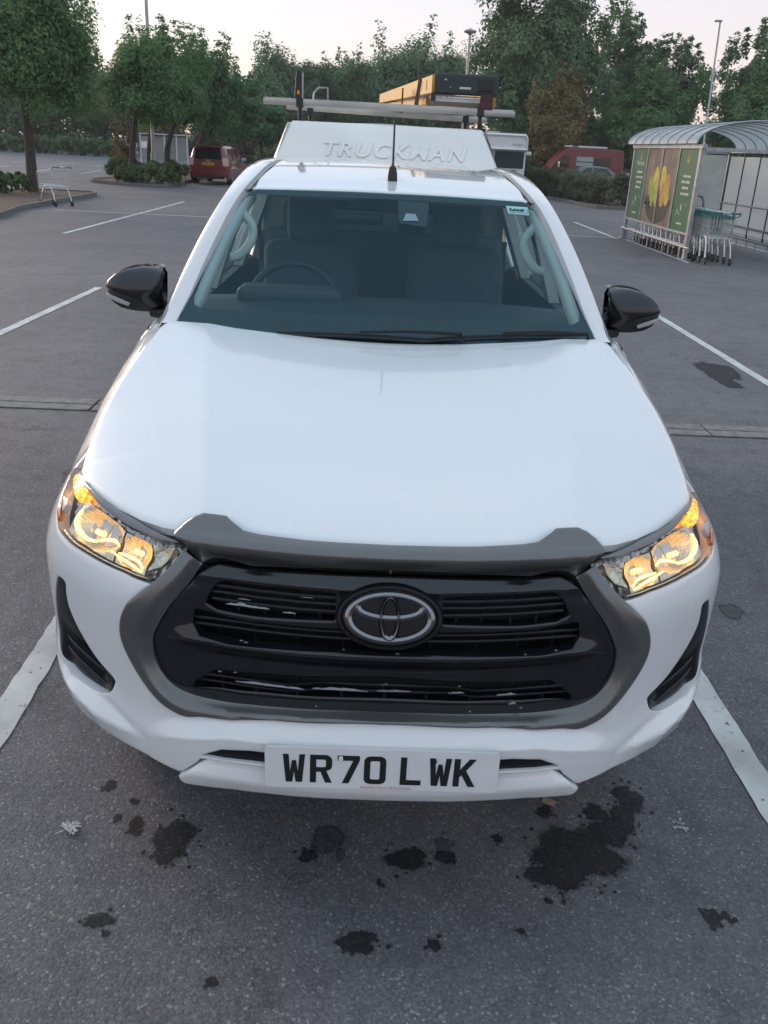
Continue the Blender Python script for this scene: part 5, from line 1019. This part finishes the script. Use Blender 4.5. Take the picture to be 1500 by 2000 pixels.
# ------------------------------------------------------------ trolleys
TUBE = mat('trolley_tube', (.60, .61, .62), .38, metal=.45); TEAL = mat('teal_plastic', (.035, .16, .135), .4); WIRE = mat('zinc_wire', (.50, .53, .52), .4, metal=.4)
def make_trolley(label, rimm):
    t = thing('shopping_trolley', label, 'shopping trolley')
    def at(y, u, v):   # u -1..1 across, v 0..1 up
        w0, w1 = .275 - .075 * y / .85, .235 - .07 * y / .85; w = w1 + (w0 - w1) * v; zb = .50 + .05 * y; zt = .93 - .10 * y / .85; return (u * w, y + .03 * (1 - v), zb + (zt - zb) * v)
    mb = MB(); R_ = .0048
    for i in range(15): y = .04 + .81 * i / 14; mb.tube([at(y, -1, 1), at(y, -1, 0), at(y, 1, 0), at(y, 1, 1)], R_, 3, cap=False)
    for v in (0, .25, .5, .75): mb.tube([at(.04, -1, v), at(.85, -1, v), at(.85, 1, v), at(.04, 1, v)], R_, 3, cap=False)
    for u in (-.75, -.5, -.25, 0, .25, .5, .75): mb.tube([at(.04, u, 1), at(.04, u, 0), at(.85, u, 0), at(.85, u, 1)], R_, 3, cap=False)
    mb.tube([at(.04, -1, .5), at(.04, 1, .5)], R_, 3)
    o = mb.build('basket', WIRE, t); o['kind'] = 'stuff'
    MB().tube([at(.04, -1, .99), at(.85, -1, 1), at(.85, 1, 1), at(.04, 1, .99)], .009, 5).build('basket_rim', rimm, t)
    bevel(MB().box((0, .05, .90), (.44, .012, .07)).build('child_seat_flap', rimm, t), .004, 1)
    h = MB(); h.tube([(-.29, -.035, .985), (.29, -.035, .985)], .017, 8); h.build('handle', TEAL, t, 60)
    MB().box((0, -.045, 1.0), (.14, .03, .028)).build('handle_badge', M['plate'], t)
    for s in (-1, 1):
        MB().tube([(s * .285, -.03, .985), (s * .285, .03, .93)], .012, 6).build('handle_bracket', TEAL, t)
        f = MB(); f.tube(cat([(s * .255, .02, .13), (s * .245, .10, .36), (s * .225, .22, .50), (s * .215, .40, .515), (s * .205, .52, .49), (s * .20, .66, .32), (s * .195, .76, .13)], 3), .0135, 6); f.build('leg_frame', TUBE, t, 60)
        for y, x in ((.02, .255), (.78, .195)):
            w = MB(); w.tube([(s * x - .016, y - .01, .062), (s * x + .016, y - .01, .062)], .062, 12); w.box((s * x, y, .125), (.045, .06, .03)); w.build('wheel', M['black'], t, 50)
    return t
tp = make_trolley('empty wire trolley abandoned beside the kerb of the left island', WIRE)
tp.location = (-8.33, 23.45, 0); tp.rotation_euler = (0, 0, R(52))
def copy_tree(o, label, loc, rz, group):
    c = o.copy(); COL.objects.link(c); c.location = loc; c.rotation_euler = (0, 0, rz); c['label'] = label
    if group: c['group'] = group
    for ch in [q for q in o.children]:
        k = ch.copy(); COL.objects.link(k); k.parent = c; k.matrix_parent_inverse = ch.matrix_parent_inverse
    return c
tq = make_trolley('frontmost teal handled trolley sticking out of the shelter opening', TEAL); tq['group'] = 'trolleys nested in the shelter'
ORD = ['first', 'second', 'third', 'fourth', 'fifth', 'sixth', 'seventh', 'eighth', 'ninth', 'tenth', 'eleventh', 'twelfth', 'thirteenth', 'fourteenth', 'fifteenth']
rt = random.Random(9)
for i in range(15):
    if i == 0: tq.location = (6.83, 16.40, 0); continue
    lab = ORD[i] + ' trolley from the open end in the nested row inside the shelter'
    copy_tree(tq, lab, (6.83 - .012 * i + rt.uniform(-.02, .02), 16.40 + .285 * i, 0), rt.uniform(-.03, .03), 'trolleys nested in the shelter')
# ------------------------------------------------------------ trolley shelter
def shelter():
    x0, x1, y0, y1 = 6.41, 8.78, 17.13, 21.9
    t = thing('trolley_shelter', 'trolley shelter with arched clear roof and green fruit posters', 'trolley shelter', ((x0 + x1) / 2, (y0 + y1) / 2, 0))
    S = M['brush']
    for x, y, w in ((x0, y0, .13), (x0, y1, .09), (x1, y0, .09), (x1, y1, .09)): bevel(MB().box((x, y, 1.07), (.075, w, 2.14)).build('post', S, t), .008, 1)
    for x, y in ((x0, y0), (x0, y1), (x1, y0), (x1, y1)): bevel(MB().box((x, y, .012), (.20, .24, .024)).build('base_plate', S, t), .004, 1)
    for x in (x0, x1):
        bevel(MB().box((x, (y0 + y1) / 2, 2.17), (.09, y1 - y0 + .3, .08)).build('eaves_beam', S, t), .006, 1)
        bevel(MB().box((x, (y0 + y1) / 2, .50), (.05, y1 - y0, .05)).build('lower_rail', S, t), .006, 1)
    for y in (y0, y1): MB().box(((x0 + x1) / 2, y, 2.13), (x1 - x0, .06, .07)).build('cross_beam', S, t)
    cx = (x0 + x1) / 2; hw = (x1 - x0) / 2 + .17
    A = [(cx - hw * math.cos(math.pi * q), 2.22 + .45 * math.sin(math.pi * q)) for q in np.linspace(0, 1, 21)]
    ys = np.linspace(y0 - .12, y1 + .15, 9)
    rm = glass_mat('milky_roof_sheet', (.88, .93, .95), .25, .7, body=(.84, .90, .93), bodyw=.65)
    for a, b in zip(ys[:-1], ys[1:]):
        MB().grid([[(x, a + .02, z) for x, z in A], [(x, b - .02, z) for x, z in A]]).build('roof_sheet', rm, t, 60)
    for y in ys: MB().tube([(x, y, z + .004) for x, z in A], .020, 5).build('roof_rib', S, t, 60)
    # poster wall facing the car park: four panels between mullions
    e = np.linspace(y1 - .06, y0 + .09, 5)
    G = mat('poster_green', (.020, .115, .052), .45, noise=(3, .12)); Br = mat('poster_brown_wood', (.20, .145, .105), .5, noise=(2.2, .55)); W = mat('poster_white', (.62, .64, .62), .5); Yl = mat('poster_yellow', (.50, .40, .05), .5, noise=(6, .35)); Lf = mat('poster_leaf_green', (.28, .34, .05), .5, noise=(7, .3)); Bo = mat('poster_bowl', (.026, .02, .018), .5, noise=(5, .4)); Or = mat('poster_orange', (.45, .24, .04), .5, noise=(6, .3)); Gd = mat('poster_gold', (.40, .36, .08), .5)
    X = x0 - .012
    def flat(nm, pts, m, p, k): return mk(nm, [(X - .0006 * k, y, z) for y, z in pts], [tuple(range(len(pts)))], m, p)
    def ell(y, z, a, b, rot=0, n=22): return [(y + a * math.cos(2 * math.pi * i / n) * math.cos(rot) - b * math.sin(2 * math.pi * i / n) * math.sin(rot), z + a * math.cos(2 * math.pi * i / n) * math.sin(rot) + b * math.sin(2 * math.pi * i / n) * math.cos(rot)) for i in range(n)]
    panels = []
    for i in range(4):
        a, b = e[i] - .02, e[i + 1] + .02
        p = MB().box((X + .008, (a + b) / 2, 1.33), (.012, a - b, 1.60)).build('poster_panel', G if i in (0, 3) else Br, t); panels.append(p)
    for i in range(1, 4): bevel(MB().box((X - .004, e[i], 1.32), (.035, .045, 1.64)).build('mullion', S, t), .006, 1)
    r = random.Random(5)
    for i in (0, 3):
        a = e[i]; p = panels[i]; yc = (e[i] + e[i + 1]) / 2
        # crest of leaves, brand word, four lines of copy, leaf marks, web line
        for dy, dz, rot in ((0, 0, 1.57), (.06, -.03, .9), (-.06, -.03, 2.2), (0, -.07, 1.57), (.05, -.10, .6), (-.05, -.10, 2.5)): flat('crest_leaf', ell(yc + dy, 1.99 + dz, .055, .018, rot), Gd, p, 2)
        if i == 0:
            me = text_mesh('lettering', 'Morrisons', .155, W, offset=.002); place_mesh('lettering', me, Matrix(((0, 0, -1, X - .002), (-1, 0, 0, yc), (0, 1, 0, 1.80), (0, 0, 0, 1))), p)
        for j in range(4):
            w = (.42, .50, .36, .40)[j]; y = yc - .02; zz = 1.58 - .115 * j; q = y + w / 2
            while q > y - w / 2:
                ww = r.uniform(.02, .10); flat('small_print', [(q, zz), (q - ww, zz), (q - ww, zz + .045), (q, zz + .045 + r.uniform(-.012, .012))], W, p, 2); q -= ww + .018
        for y, z, s in ((yc + .22, .90, .05), (yc + .08, .86, .035), (yc + .02, .99, .07), (yc + .30, .83, .03), (yc - .26, 1.06, .03)): flat('leaf_mark', ell(y, z, s, s * .42, 1.2), W, p, 2)
        q = yc + .16
        for ww in (.08, .05, .09, .07): flat('web_address', [(q, .655), (q - ww, .655), (q - ww, .685), (q, .69)], W, p, 2); q -= ww + .012
    for i in (1, 2):   # wood boards behind the fruit bowl
        for j in range(4):
            y = e[i] - .05 - j * .28; flat('board', [(y, 1.35), (y - .25, 1.35), (y - .25 + r.uniform(-.02, .02), 2.12), (y, 2.12)], mat('poster_board', tuple(np.array((.17, .125, .095)) * r.uniform(.7, 1.25)), .5, noise=(3, .5)), panels[i], 1)
        yc = e[2]; sgn = 1 if i == 1 else -1
        lim = (e[i + 1] + .03, e[i] - .03)
        def clip(P): return [(min(max(y, lim[0]), lim[1]), z) for y, z in P]
        flat('bowl', clip([(yc + .95 * math.cos(q), 1.06 + .52 * min(0, math.sin(q)) * 1.0) for q in np.linspace(math.pi, 2 * math.pi, 24)] + [(yc + .95 * math.cos(q), 1.06 + .10 * math.sin(q)) for q in np.linspace(0, math.pi, 14)]), Bo, panels[i], 2)
        for k_, (y, z, a, b, rot, m) in enumerate(((.60, 1.32, .24, .20, 1.3, Lf), (.30, 1.48, .27, .21, 1.45, Yl), (-.22, 1.50, .28, .22, 1.5, Yl), (-.55, 1.34, .27, .22, 1.7, Or), (.42, 1.12, .24, .20, 1.2, Lf), (-.35, 1.16, .25, .21, 1.8, Or), (-.66, 1.14, .19, .16, 1.7, Yl), (.08, 1.10, .20, .15, 1.57, Yl))):
            P = ell(yc + y, z, a, b, rot)
            if lim[0] < yc + y < lim[1]: flat('mango', clip(P), m, panels[i], 3 + k_)
    tw = glass_mat('grey_teal_sheet', (.55, .62, .62), .15, .9, body=(.50, .58, .58), bodyw=.6)
    for a, b in ((x0 + .06, cx - .02), (cx + .02, x1 - .06)): MB().grid([[(a, y1, .37), (b, y1, .37)], [(a, y1, 2.07), (b, y1, 2.07)]]).build('rear_sheet', tw, t)
    bw = glass_mat('cream_sheet', (.7, .7, .66), .3, .8, body=(.82, .79, .74), bodyw=.9)
    yy = np.linspace(y0 + .05, y1 - .05, 6)
    for a, b in zip(yy[:-1], yy[1:]):
        MB().grid([[(x1, a + .02, .35), (x1, b - .02, .35)], [(x1, a + .02, 2.05), (x1, b - .02, 2.05)]]).build('side_sheet', bw, t)
        bevel(MB().box((x1, b, 1.2), (.035, .035, 1.9)).build('mullion', M['black'], t), .004, 1)
    MB().tube([(x1 - .05, y0, .98), (x1 - .05, y1, .98)], .02, 8).build('hand_rail', S, t, 60)
    # bump rails outside and inside, on short legs
    for x in (x0 - .07, x0 + .07, x1 + .1, x1 - .12):
        ra = MB().tube([(x, y0 - .45 * (x < x0) + .1, .26), (x, y1 + .05, .26)], .028, 8).build('bump_rail', S, t, 60)
        for y in np.linspace(y0 + .15, y1, 5): MB().tube([(x, y, 0), (x, y, .26)], .018, 6).build('rail_leg', S, ra)
    hp = [(x0 + .45, y1 - .5, 0), (x0 + .45, y1 - .5, 1.0), (x0 + .50, y1 - .5, 1.10), (x0 + .60, y1 - .5, 1.14), (x1 - .85, y1 - .5, 1.14), (x1 - .70, y1 - .5, 1.10), (x1 - .64, y1 - .5, .98), (x1 - .64, y1 - .5, 0)]
    MB().tube(hp, .032, 8).build('end_hoop', S, t, 60)
shelter()
def far_shelter():
    t = thing('trolley_shelter', 'distant glazed shelter half hidden behind the tree trunks', 'trolley shelter', (-15.9, 70.5, 0)); S = mat('pale_frame', (.5, .52, .53), .5)
    for x in (-17.6, -16.7, -15.8, -14.9, -14.1): MB().box((x, 70, 1.0), (.10, .10, 2.0)).build('post', S, t)
    for i, x in enumerate((-17.15, -16.25, -15.35, -14.5)): MB().box((x, 70.02, 1.1), (.78, .02, 1.5)).build('glass_sheet', glass_mat('pale_glass', (.7, .75, .75), .1, .9, body=(.45, .5, .5), bodyw=(.75, .5, .4, .55)[i]), t)
    MB().box((-15.85, 70.8, 2.03), (3.7, 1.9, .07)).build('roof', S, t); MB().box((-17.25, 69.95, 1.25), (.55, .03, .45)).build('notice', M['plate'], t)
far_shelter()
# ------------------------------------------------------------ vehicles
def wheels(t, pts, r_=.32, w=.2, axis='x'):
    for x, y in pts:
        a = (x - w / 2, y, r_), (x + w / 2, y, r_)
        if axis == 'y': a = (x, y - w / 2, r_), (x, y + w / 2, r_)
        o = MB().tube(a, r_, 20).build('wheel', M['tyre'], t, 40)
        d = Vector(a[1]) - Vector(a[0]); d.normalize()
        MB().tube([Vector(a[0]) - d * .006, Vector(a[1]) + d * .006], r_ * .62, 14).build('rim', M['rim'], o, 40)
def loft_body(name, secs, m, t, sm_=35):
    """secs: list of (y, [(x, z) half profile from the sill up to the centre line])"""
    rows = []
    for y, h in secs: rows.append([(x, y, z) for x, z in h] + [(-x, y, z) for x, z in h[::-1][1:]])
    n = len(rows[0]); mb = MB().grid(rows); mb.add(rows[0], [tuple(range(n))]).add(rows[-1], [tuple(range(n - 1, -1, -1))])
    return mb.build(name, m, t, sm_)
def move(o, loc, rz=0):
    o.location = loc; o.rotation_euler = (0, 0, rz)
def red_car():
    t = thing('parked_car', 'dark red people carrier parked tail first beside the bush bed', 'car')
    red = mat('dark_red_car_paint', (.14, .012, .016), .3, coat=.8, noise=(3, .05))
    P = lambda wb, wm, zb, zbelt, wr, zr: [(wb, zb), (wm, zb + .12), (wm + .01, zb + .38), (wm - .01, zbelt), (wr + .04, zr - .10), (wr - .06, zr - .02), (0, zr)]
    loft_body('body', [(0, P(.74, .78, .34, .92, .60, 1.05)), (.04, P(.80, .84, .26, .95, .62, 1.30)), (.16, P(.84, .87, .22, .97, .63, 1.54)), (.45, P(.86, .885, .20, .97, .64, 1.615)), (1.6, P(.86, .885, .20, .95, .65, 1.64)), (2.5, P(.86, .885, .20, .94, .63, 1.58)), (3.2, P(.86, .88, .20, .93, .56, 1.16)), (3.5, P(.85, .87, .22, .88, .52, .98)), (4.2, P(.76, .80, .26, .74, .50, .80)), (4.28, P(.66, .70, .34, .62, .45, .66))], red, t)
    rw = MB(); rw.hull([(-.62, -.030, 1.04), (.62, -.030, 1.04), (.62, .30, 1.04), (-.62, .30, 1.04), (-.55, .085, 1.49), (.55, .085, 1.49), (.55, .30, 1.49), (-.55, .30, 1.49)]); bevel(rw.build('rear_window', M['gloss'], t), .02)
    for s in (-1, 1):
        mb = MB(); mb.hull([(s * .60, .35, 1.0), (s * .875, .35, .98), (s * .872, 2.95, .97), (s * .60, 2.95, .97), (s * .55, .55, 1.50), (s * .70, .55, 1.50), (s * .695, 2.35, 1.49), (s * .55, 2.35, 1.49)]); mb.build('side_window', M['gloss'], t)
        for y in (1.25, 2.15): MB().box((s * .79, y, 1.25), (.15, .06, .52)).build('window_pillar', red, t)
        mb = MB(); mb.hull([(s * .66, -.05, .78), (s * .87, .0, .78), (s * .885, .20, .78), (s * .66, .20, .78), (s * .63, -.03, 1.12), (s * .84, .01, 1.12), (s * .87, .22, 1.12), (s * .63, .22, 1.12)]); bevel(mb.build('tail_light', mat('tail_lamp', (.55, .34, .32), .2, coat=.5), t), .015)
        mb = MB(); mb.box((s * 1.0, 2.75, 1.05), (.22, .10, .14)); bevel(mb.build('door_mirror', M['clearoff'], t), .03)
        MB().box((s * .72, -.012, .47), (.16, .03, .05)).build('reflector', mat('red_reflector', (.35, .02, .03), .3), t)
    bevel(MB().box((0, .00, .46), (1.62, .16, .24)).build('bumper', red, t), .05, 3); MB().box((0, .02, .30), (1.4, .1, .10)).build('diffuser', M['black'], t)
    pl = bevel(MB().box((0, -.005, .855), (.52, .02, .115)).build('number_plate', mat('yellow_plate', (.62, .42, .06), .45), t), .008, 1)
    mb = MB()
    for i in range(7): mb.box((-.19 + i * .06 + .03 * (i > 3), -.017, .855), (.034, .004, .07)); 
    mb.build('plate_marks', M['ink'], pl)
    bevel(MB().box((0, .0, 1.0), (.14, .02, .05)).build('badge', M['chrome'], t), .008)
    bevel(MB().box((0, .06, 1.585), (1.1, .22, .03)).build('roof_spoiler', red, t), .01)
    wheels(t, [(s * .78, y) for s in (-1, 1) for y in (.85, 3.45)], .32, .2)
    move(t, (-7.32, 39.9, 0), R(-4))
red_car()
def red_van():
    t = thing('parked_van', 'dark red high roof van facing left beyond the hedge', 'van'); red = mat('red_van_paint', (.125, .005, .014), .35, coat=.5, noise=(2, .08))
    prof = [(0, .35), (-.02, .75), (.10, 1.05), (.55, 1.28), (1.15, 2.10), (1.45, 2.33), (2.0, 2.40), (4.6, 2.38), (4.9, 2.28), (4.98, 1.2), (4.98, .35)]
    V = [(x, 0, z) for x, z in prof] + [(x, 2.0, z) for x, z in prof]; n = len(prof)
    b = bevel(mk('body', V, [tuple(range(n)), tuple(range(2 * n - 1, n - 1, -1))] + [(i, i + n, (i + 1) % n + n, (i + 1) % n) for i in range(n)], red, t), .06, 3)
    mk('windscreen', [(.60, .12, 1.34), (.60, 1.88, 1.34), (1.14, 1.80, 2.07), (1.14, .20, 2.07)], [(0, 1, 2, 3)], M['glass'], t)
    for x0, x1, z0, z1, m, nm in ((.90, 1.62, 1.32, 1.92, M['dglass'], 'door_window'), (2.05, 3.05, 1.40, 1.90, mat('pale_window', (.26, .36, .36), .15), 'side_window'), (3.15, 4.15, 1.36, 1.88, M['gloss'], 'side_window')):  # pale teal pane: reflection on black glass put into the colour
        mb = MB(); sl_ = .30 if nm == 'door_window' else 0; mb.hull([(x0, -.012, z0), (x1, -.012, z0), (x1, .02, z0), (x0, .02, z0), (x0 + sl_, -.012, z1), (x1, -.012, z1), (x1, .02, z1), (x0 + sl_, .02, z1)]); mb.build(nm, m, t)
    MB().box((2.55, -.016, 1.62), (1.0, .01, .05)).build('window_bar', M['gloss'], t)
    bevel(MB().box((2.75, .9, 2.45), (2.3, 1.3, .10)).build('roof_panel', mat('white_roof_panel', (.6, .6, .6), .4), t), .02); bevel(MB().box((1.95, .5, 2.46), (.35, .5, .12)).build('roof_vent', M['black'], t), .02)
    bevel(MB().box((.95, -.14, 1.42), (.14, .22, .34)).build('door_mirror', M['chrome'], t), .03); bevel(MB().box((.03, 1.0, .55), (.2, 1.9, .3)).build('bumper', M['black'], t), .04)
    for y in (.2, 1.8): bevel(MB().box((.10, y, .98), (.22, .3, .2)).build('headlight', M['clearoff'], t), .03)
    wheels(t, [(1.0, .1), (1.0, 1.9), (4.0, .1), (4.0, 1.9)], .35, .22, 'y'); move(t, (9.95, 54.6, 0), R(2))
red_van()
def green_car():
    t = thing('parked_car', 'pale green car with only its roof showing over the hedge', 'car'); g = mat('green_car_paint', (.07, .16, .13), .3, coat=.7)
    prof = [(0, .3), (-.02, .65), (.2, .88), (1.1, .95), (1.75, 1.40), (2.2, 1.46), (2.9, 1.42), (3.5, 1.05), (3.95, .98), (4.05, .6), (4.0, .3)]; n = len(prof)
    def W(z): return .85 if z < 1.0 else .85 - (z - 1.0) * .4
    V = [(x, .85 - W(z), z) for x, z in prof] + [(x, .85 + W(z), z) for x, z in prof]
    bevel(mk('body', V, [tuple(range(n)), tuple(range(2 * n - 1, n - 1, -1))] + [(i, i + n, (i + 1) % n + n, (i + 1) % n) for i in range(n)], g, t), .04, 2)
    for P in ([(1.28, .98), (2.12, .98), (2.12, 1.38), (1.80, 1.36)], [(2.20, .98), (3.25, 1.0), (2.92, 1.34), (2.20, 1.38)]): mk('side_window', [(x, .85 - W(z) - .006, z) for x, z in P], [(0, 1, 2, 3)], M['gloss'], t)
    mk('windscreen', [(1.18, .15, .99), (1.18, 1.55, .99), (1.72, 1.45, 1.37), (1.72, .25, 1.37)], [(0, 1, 2, 3)], M['glass'], t)
    bevel(MB().box((1.25, -.08, 1.0), (.12, .18, .12)).build('door_mirror', M['clearoff'], t), .03); wheels(t, [(.8, .1), (.8, 1.6), (3.2, .1), (3.2, 1.6)], .31, .2, 'y')
    move(t, (9.65, 49.2, 0), 0)
green_car()
def motorhome():
    t = thing('motorhome', 'white motorhome with dark window partly hidden behind the truck cab', 'motorhome', (5.9, 45, 0)); w = mat('motorhome_white', (.68, .69, .70), .35, coat=.3, noise=(1.5, .04))
    def sec(y, z0, z1, hw): return [(5.9 + a * hw, y, z) for a, z in ((-1, z0), (-1.0, z1 - .35), (-.97, z1 - .12), (-.88, z1), (.88, z1), (.97, z1 - .12), (1.0, z1 - .35), (1, z0))]
    rows = [sec(42.55, .45, 2.70, 1.10), sec(43.5, .45, 2.76, 1.14), (sec(48, .45, 2.76, 1.14))]; mb = MB().grid(rows); mb.add(rows[0], [tuple(range(8))]); mb.build('body', w, t, 40)
    rows = [sec(42.28, 2.16, 2.56, 1.02), sec(42.16, 2.05, 2.66, 1.08), sec(42.20, 2.02, 2.71, 1.11), sec(42.6, 2.0, 2.735, 1.145)]; mb = MB().grid(rows, True); mb.add(rows[0], [tuple(range(8))]); mb.build('upper_bulge', w, t, 50)
    win = MB(); win.hull([(5.55, 42.50, 1.24), (6.93, 42.50, 1.24), (6.93, 42.6, 1.24), (5.55, 42.6, 1.24), (5.55, 42.42, 1.96), (6.90, 42.42, 1.96), (6.90, 42.6, 1.96), (5.55, 42.6, 1.96)]); bevel(win.build('window', mat('tinted_window', (.03, .05, .055), .12), t), .04)
    MB().box((6.35, 42.52, 1.16), (.5, .03, .03)).build('window_catch', M['black'], t); bevel(MB().box((5.45, 42.9, 2.77), (.55, .5, .06)).build('roof_hatch', mat('beige_hatch', (.5, .44, .36), .5), t), .02)
    MB().box((5.9, 45, 2.775), (2.0, 4.6, .02)).build('roof_skin', mat('grey_roof', (.22, .23, .24), .6), t)
    me = text_mesh('lettering', 'swego', .20, mat('grey_script', (.22, .24, .27), .5), shear=.15); place_mesh('lettering', me, Matrix.Translation((6.52, 42.155, 2.28)) @ Matrix.Rotation(R(90), 4, 'X'), t)
    bevel(MB().box((7.16, 42.75, 1.92), (.24, .10, .16)).build('door_mirror', w, t), .03); bevel(MB().box((5.9, 42.5, .55), (2.2, .14, .3)).build('bumper', w, t), .04)
    wheels(t, [(4.95, 44), (6.85, 44), (4.95, 47), (6.85, 47)], .34, .22)
motorhome()


# ------------------------------------------------------------ thin evening haze
def haze():
    m = bpy.data.materials.new('thin_haze'); m.use_nodes = True; nt = m.node_tree; nt.nodes.clear()
    o = nt.nodes.new('ShaderNodeOutputMaterial'); v = nt.nodes.new('ShaderNodeVolumePrincipled'); v.inputs['Color'].default_value = (.95, .96, .97, 1); v.inputs['Density'].default_value = .0006; v.inputs['Anisotropy'].default_value = 0.
    nt.links.new(v.outputs[0], o.inputs['Volume'])
    h = MB().box((0, 370, 8.2), (1260, 900, 18.6)).build('haze', m); tag(h, kind='stuff')
haze()
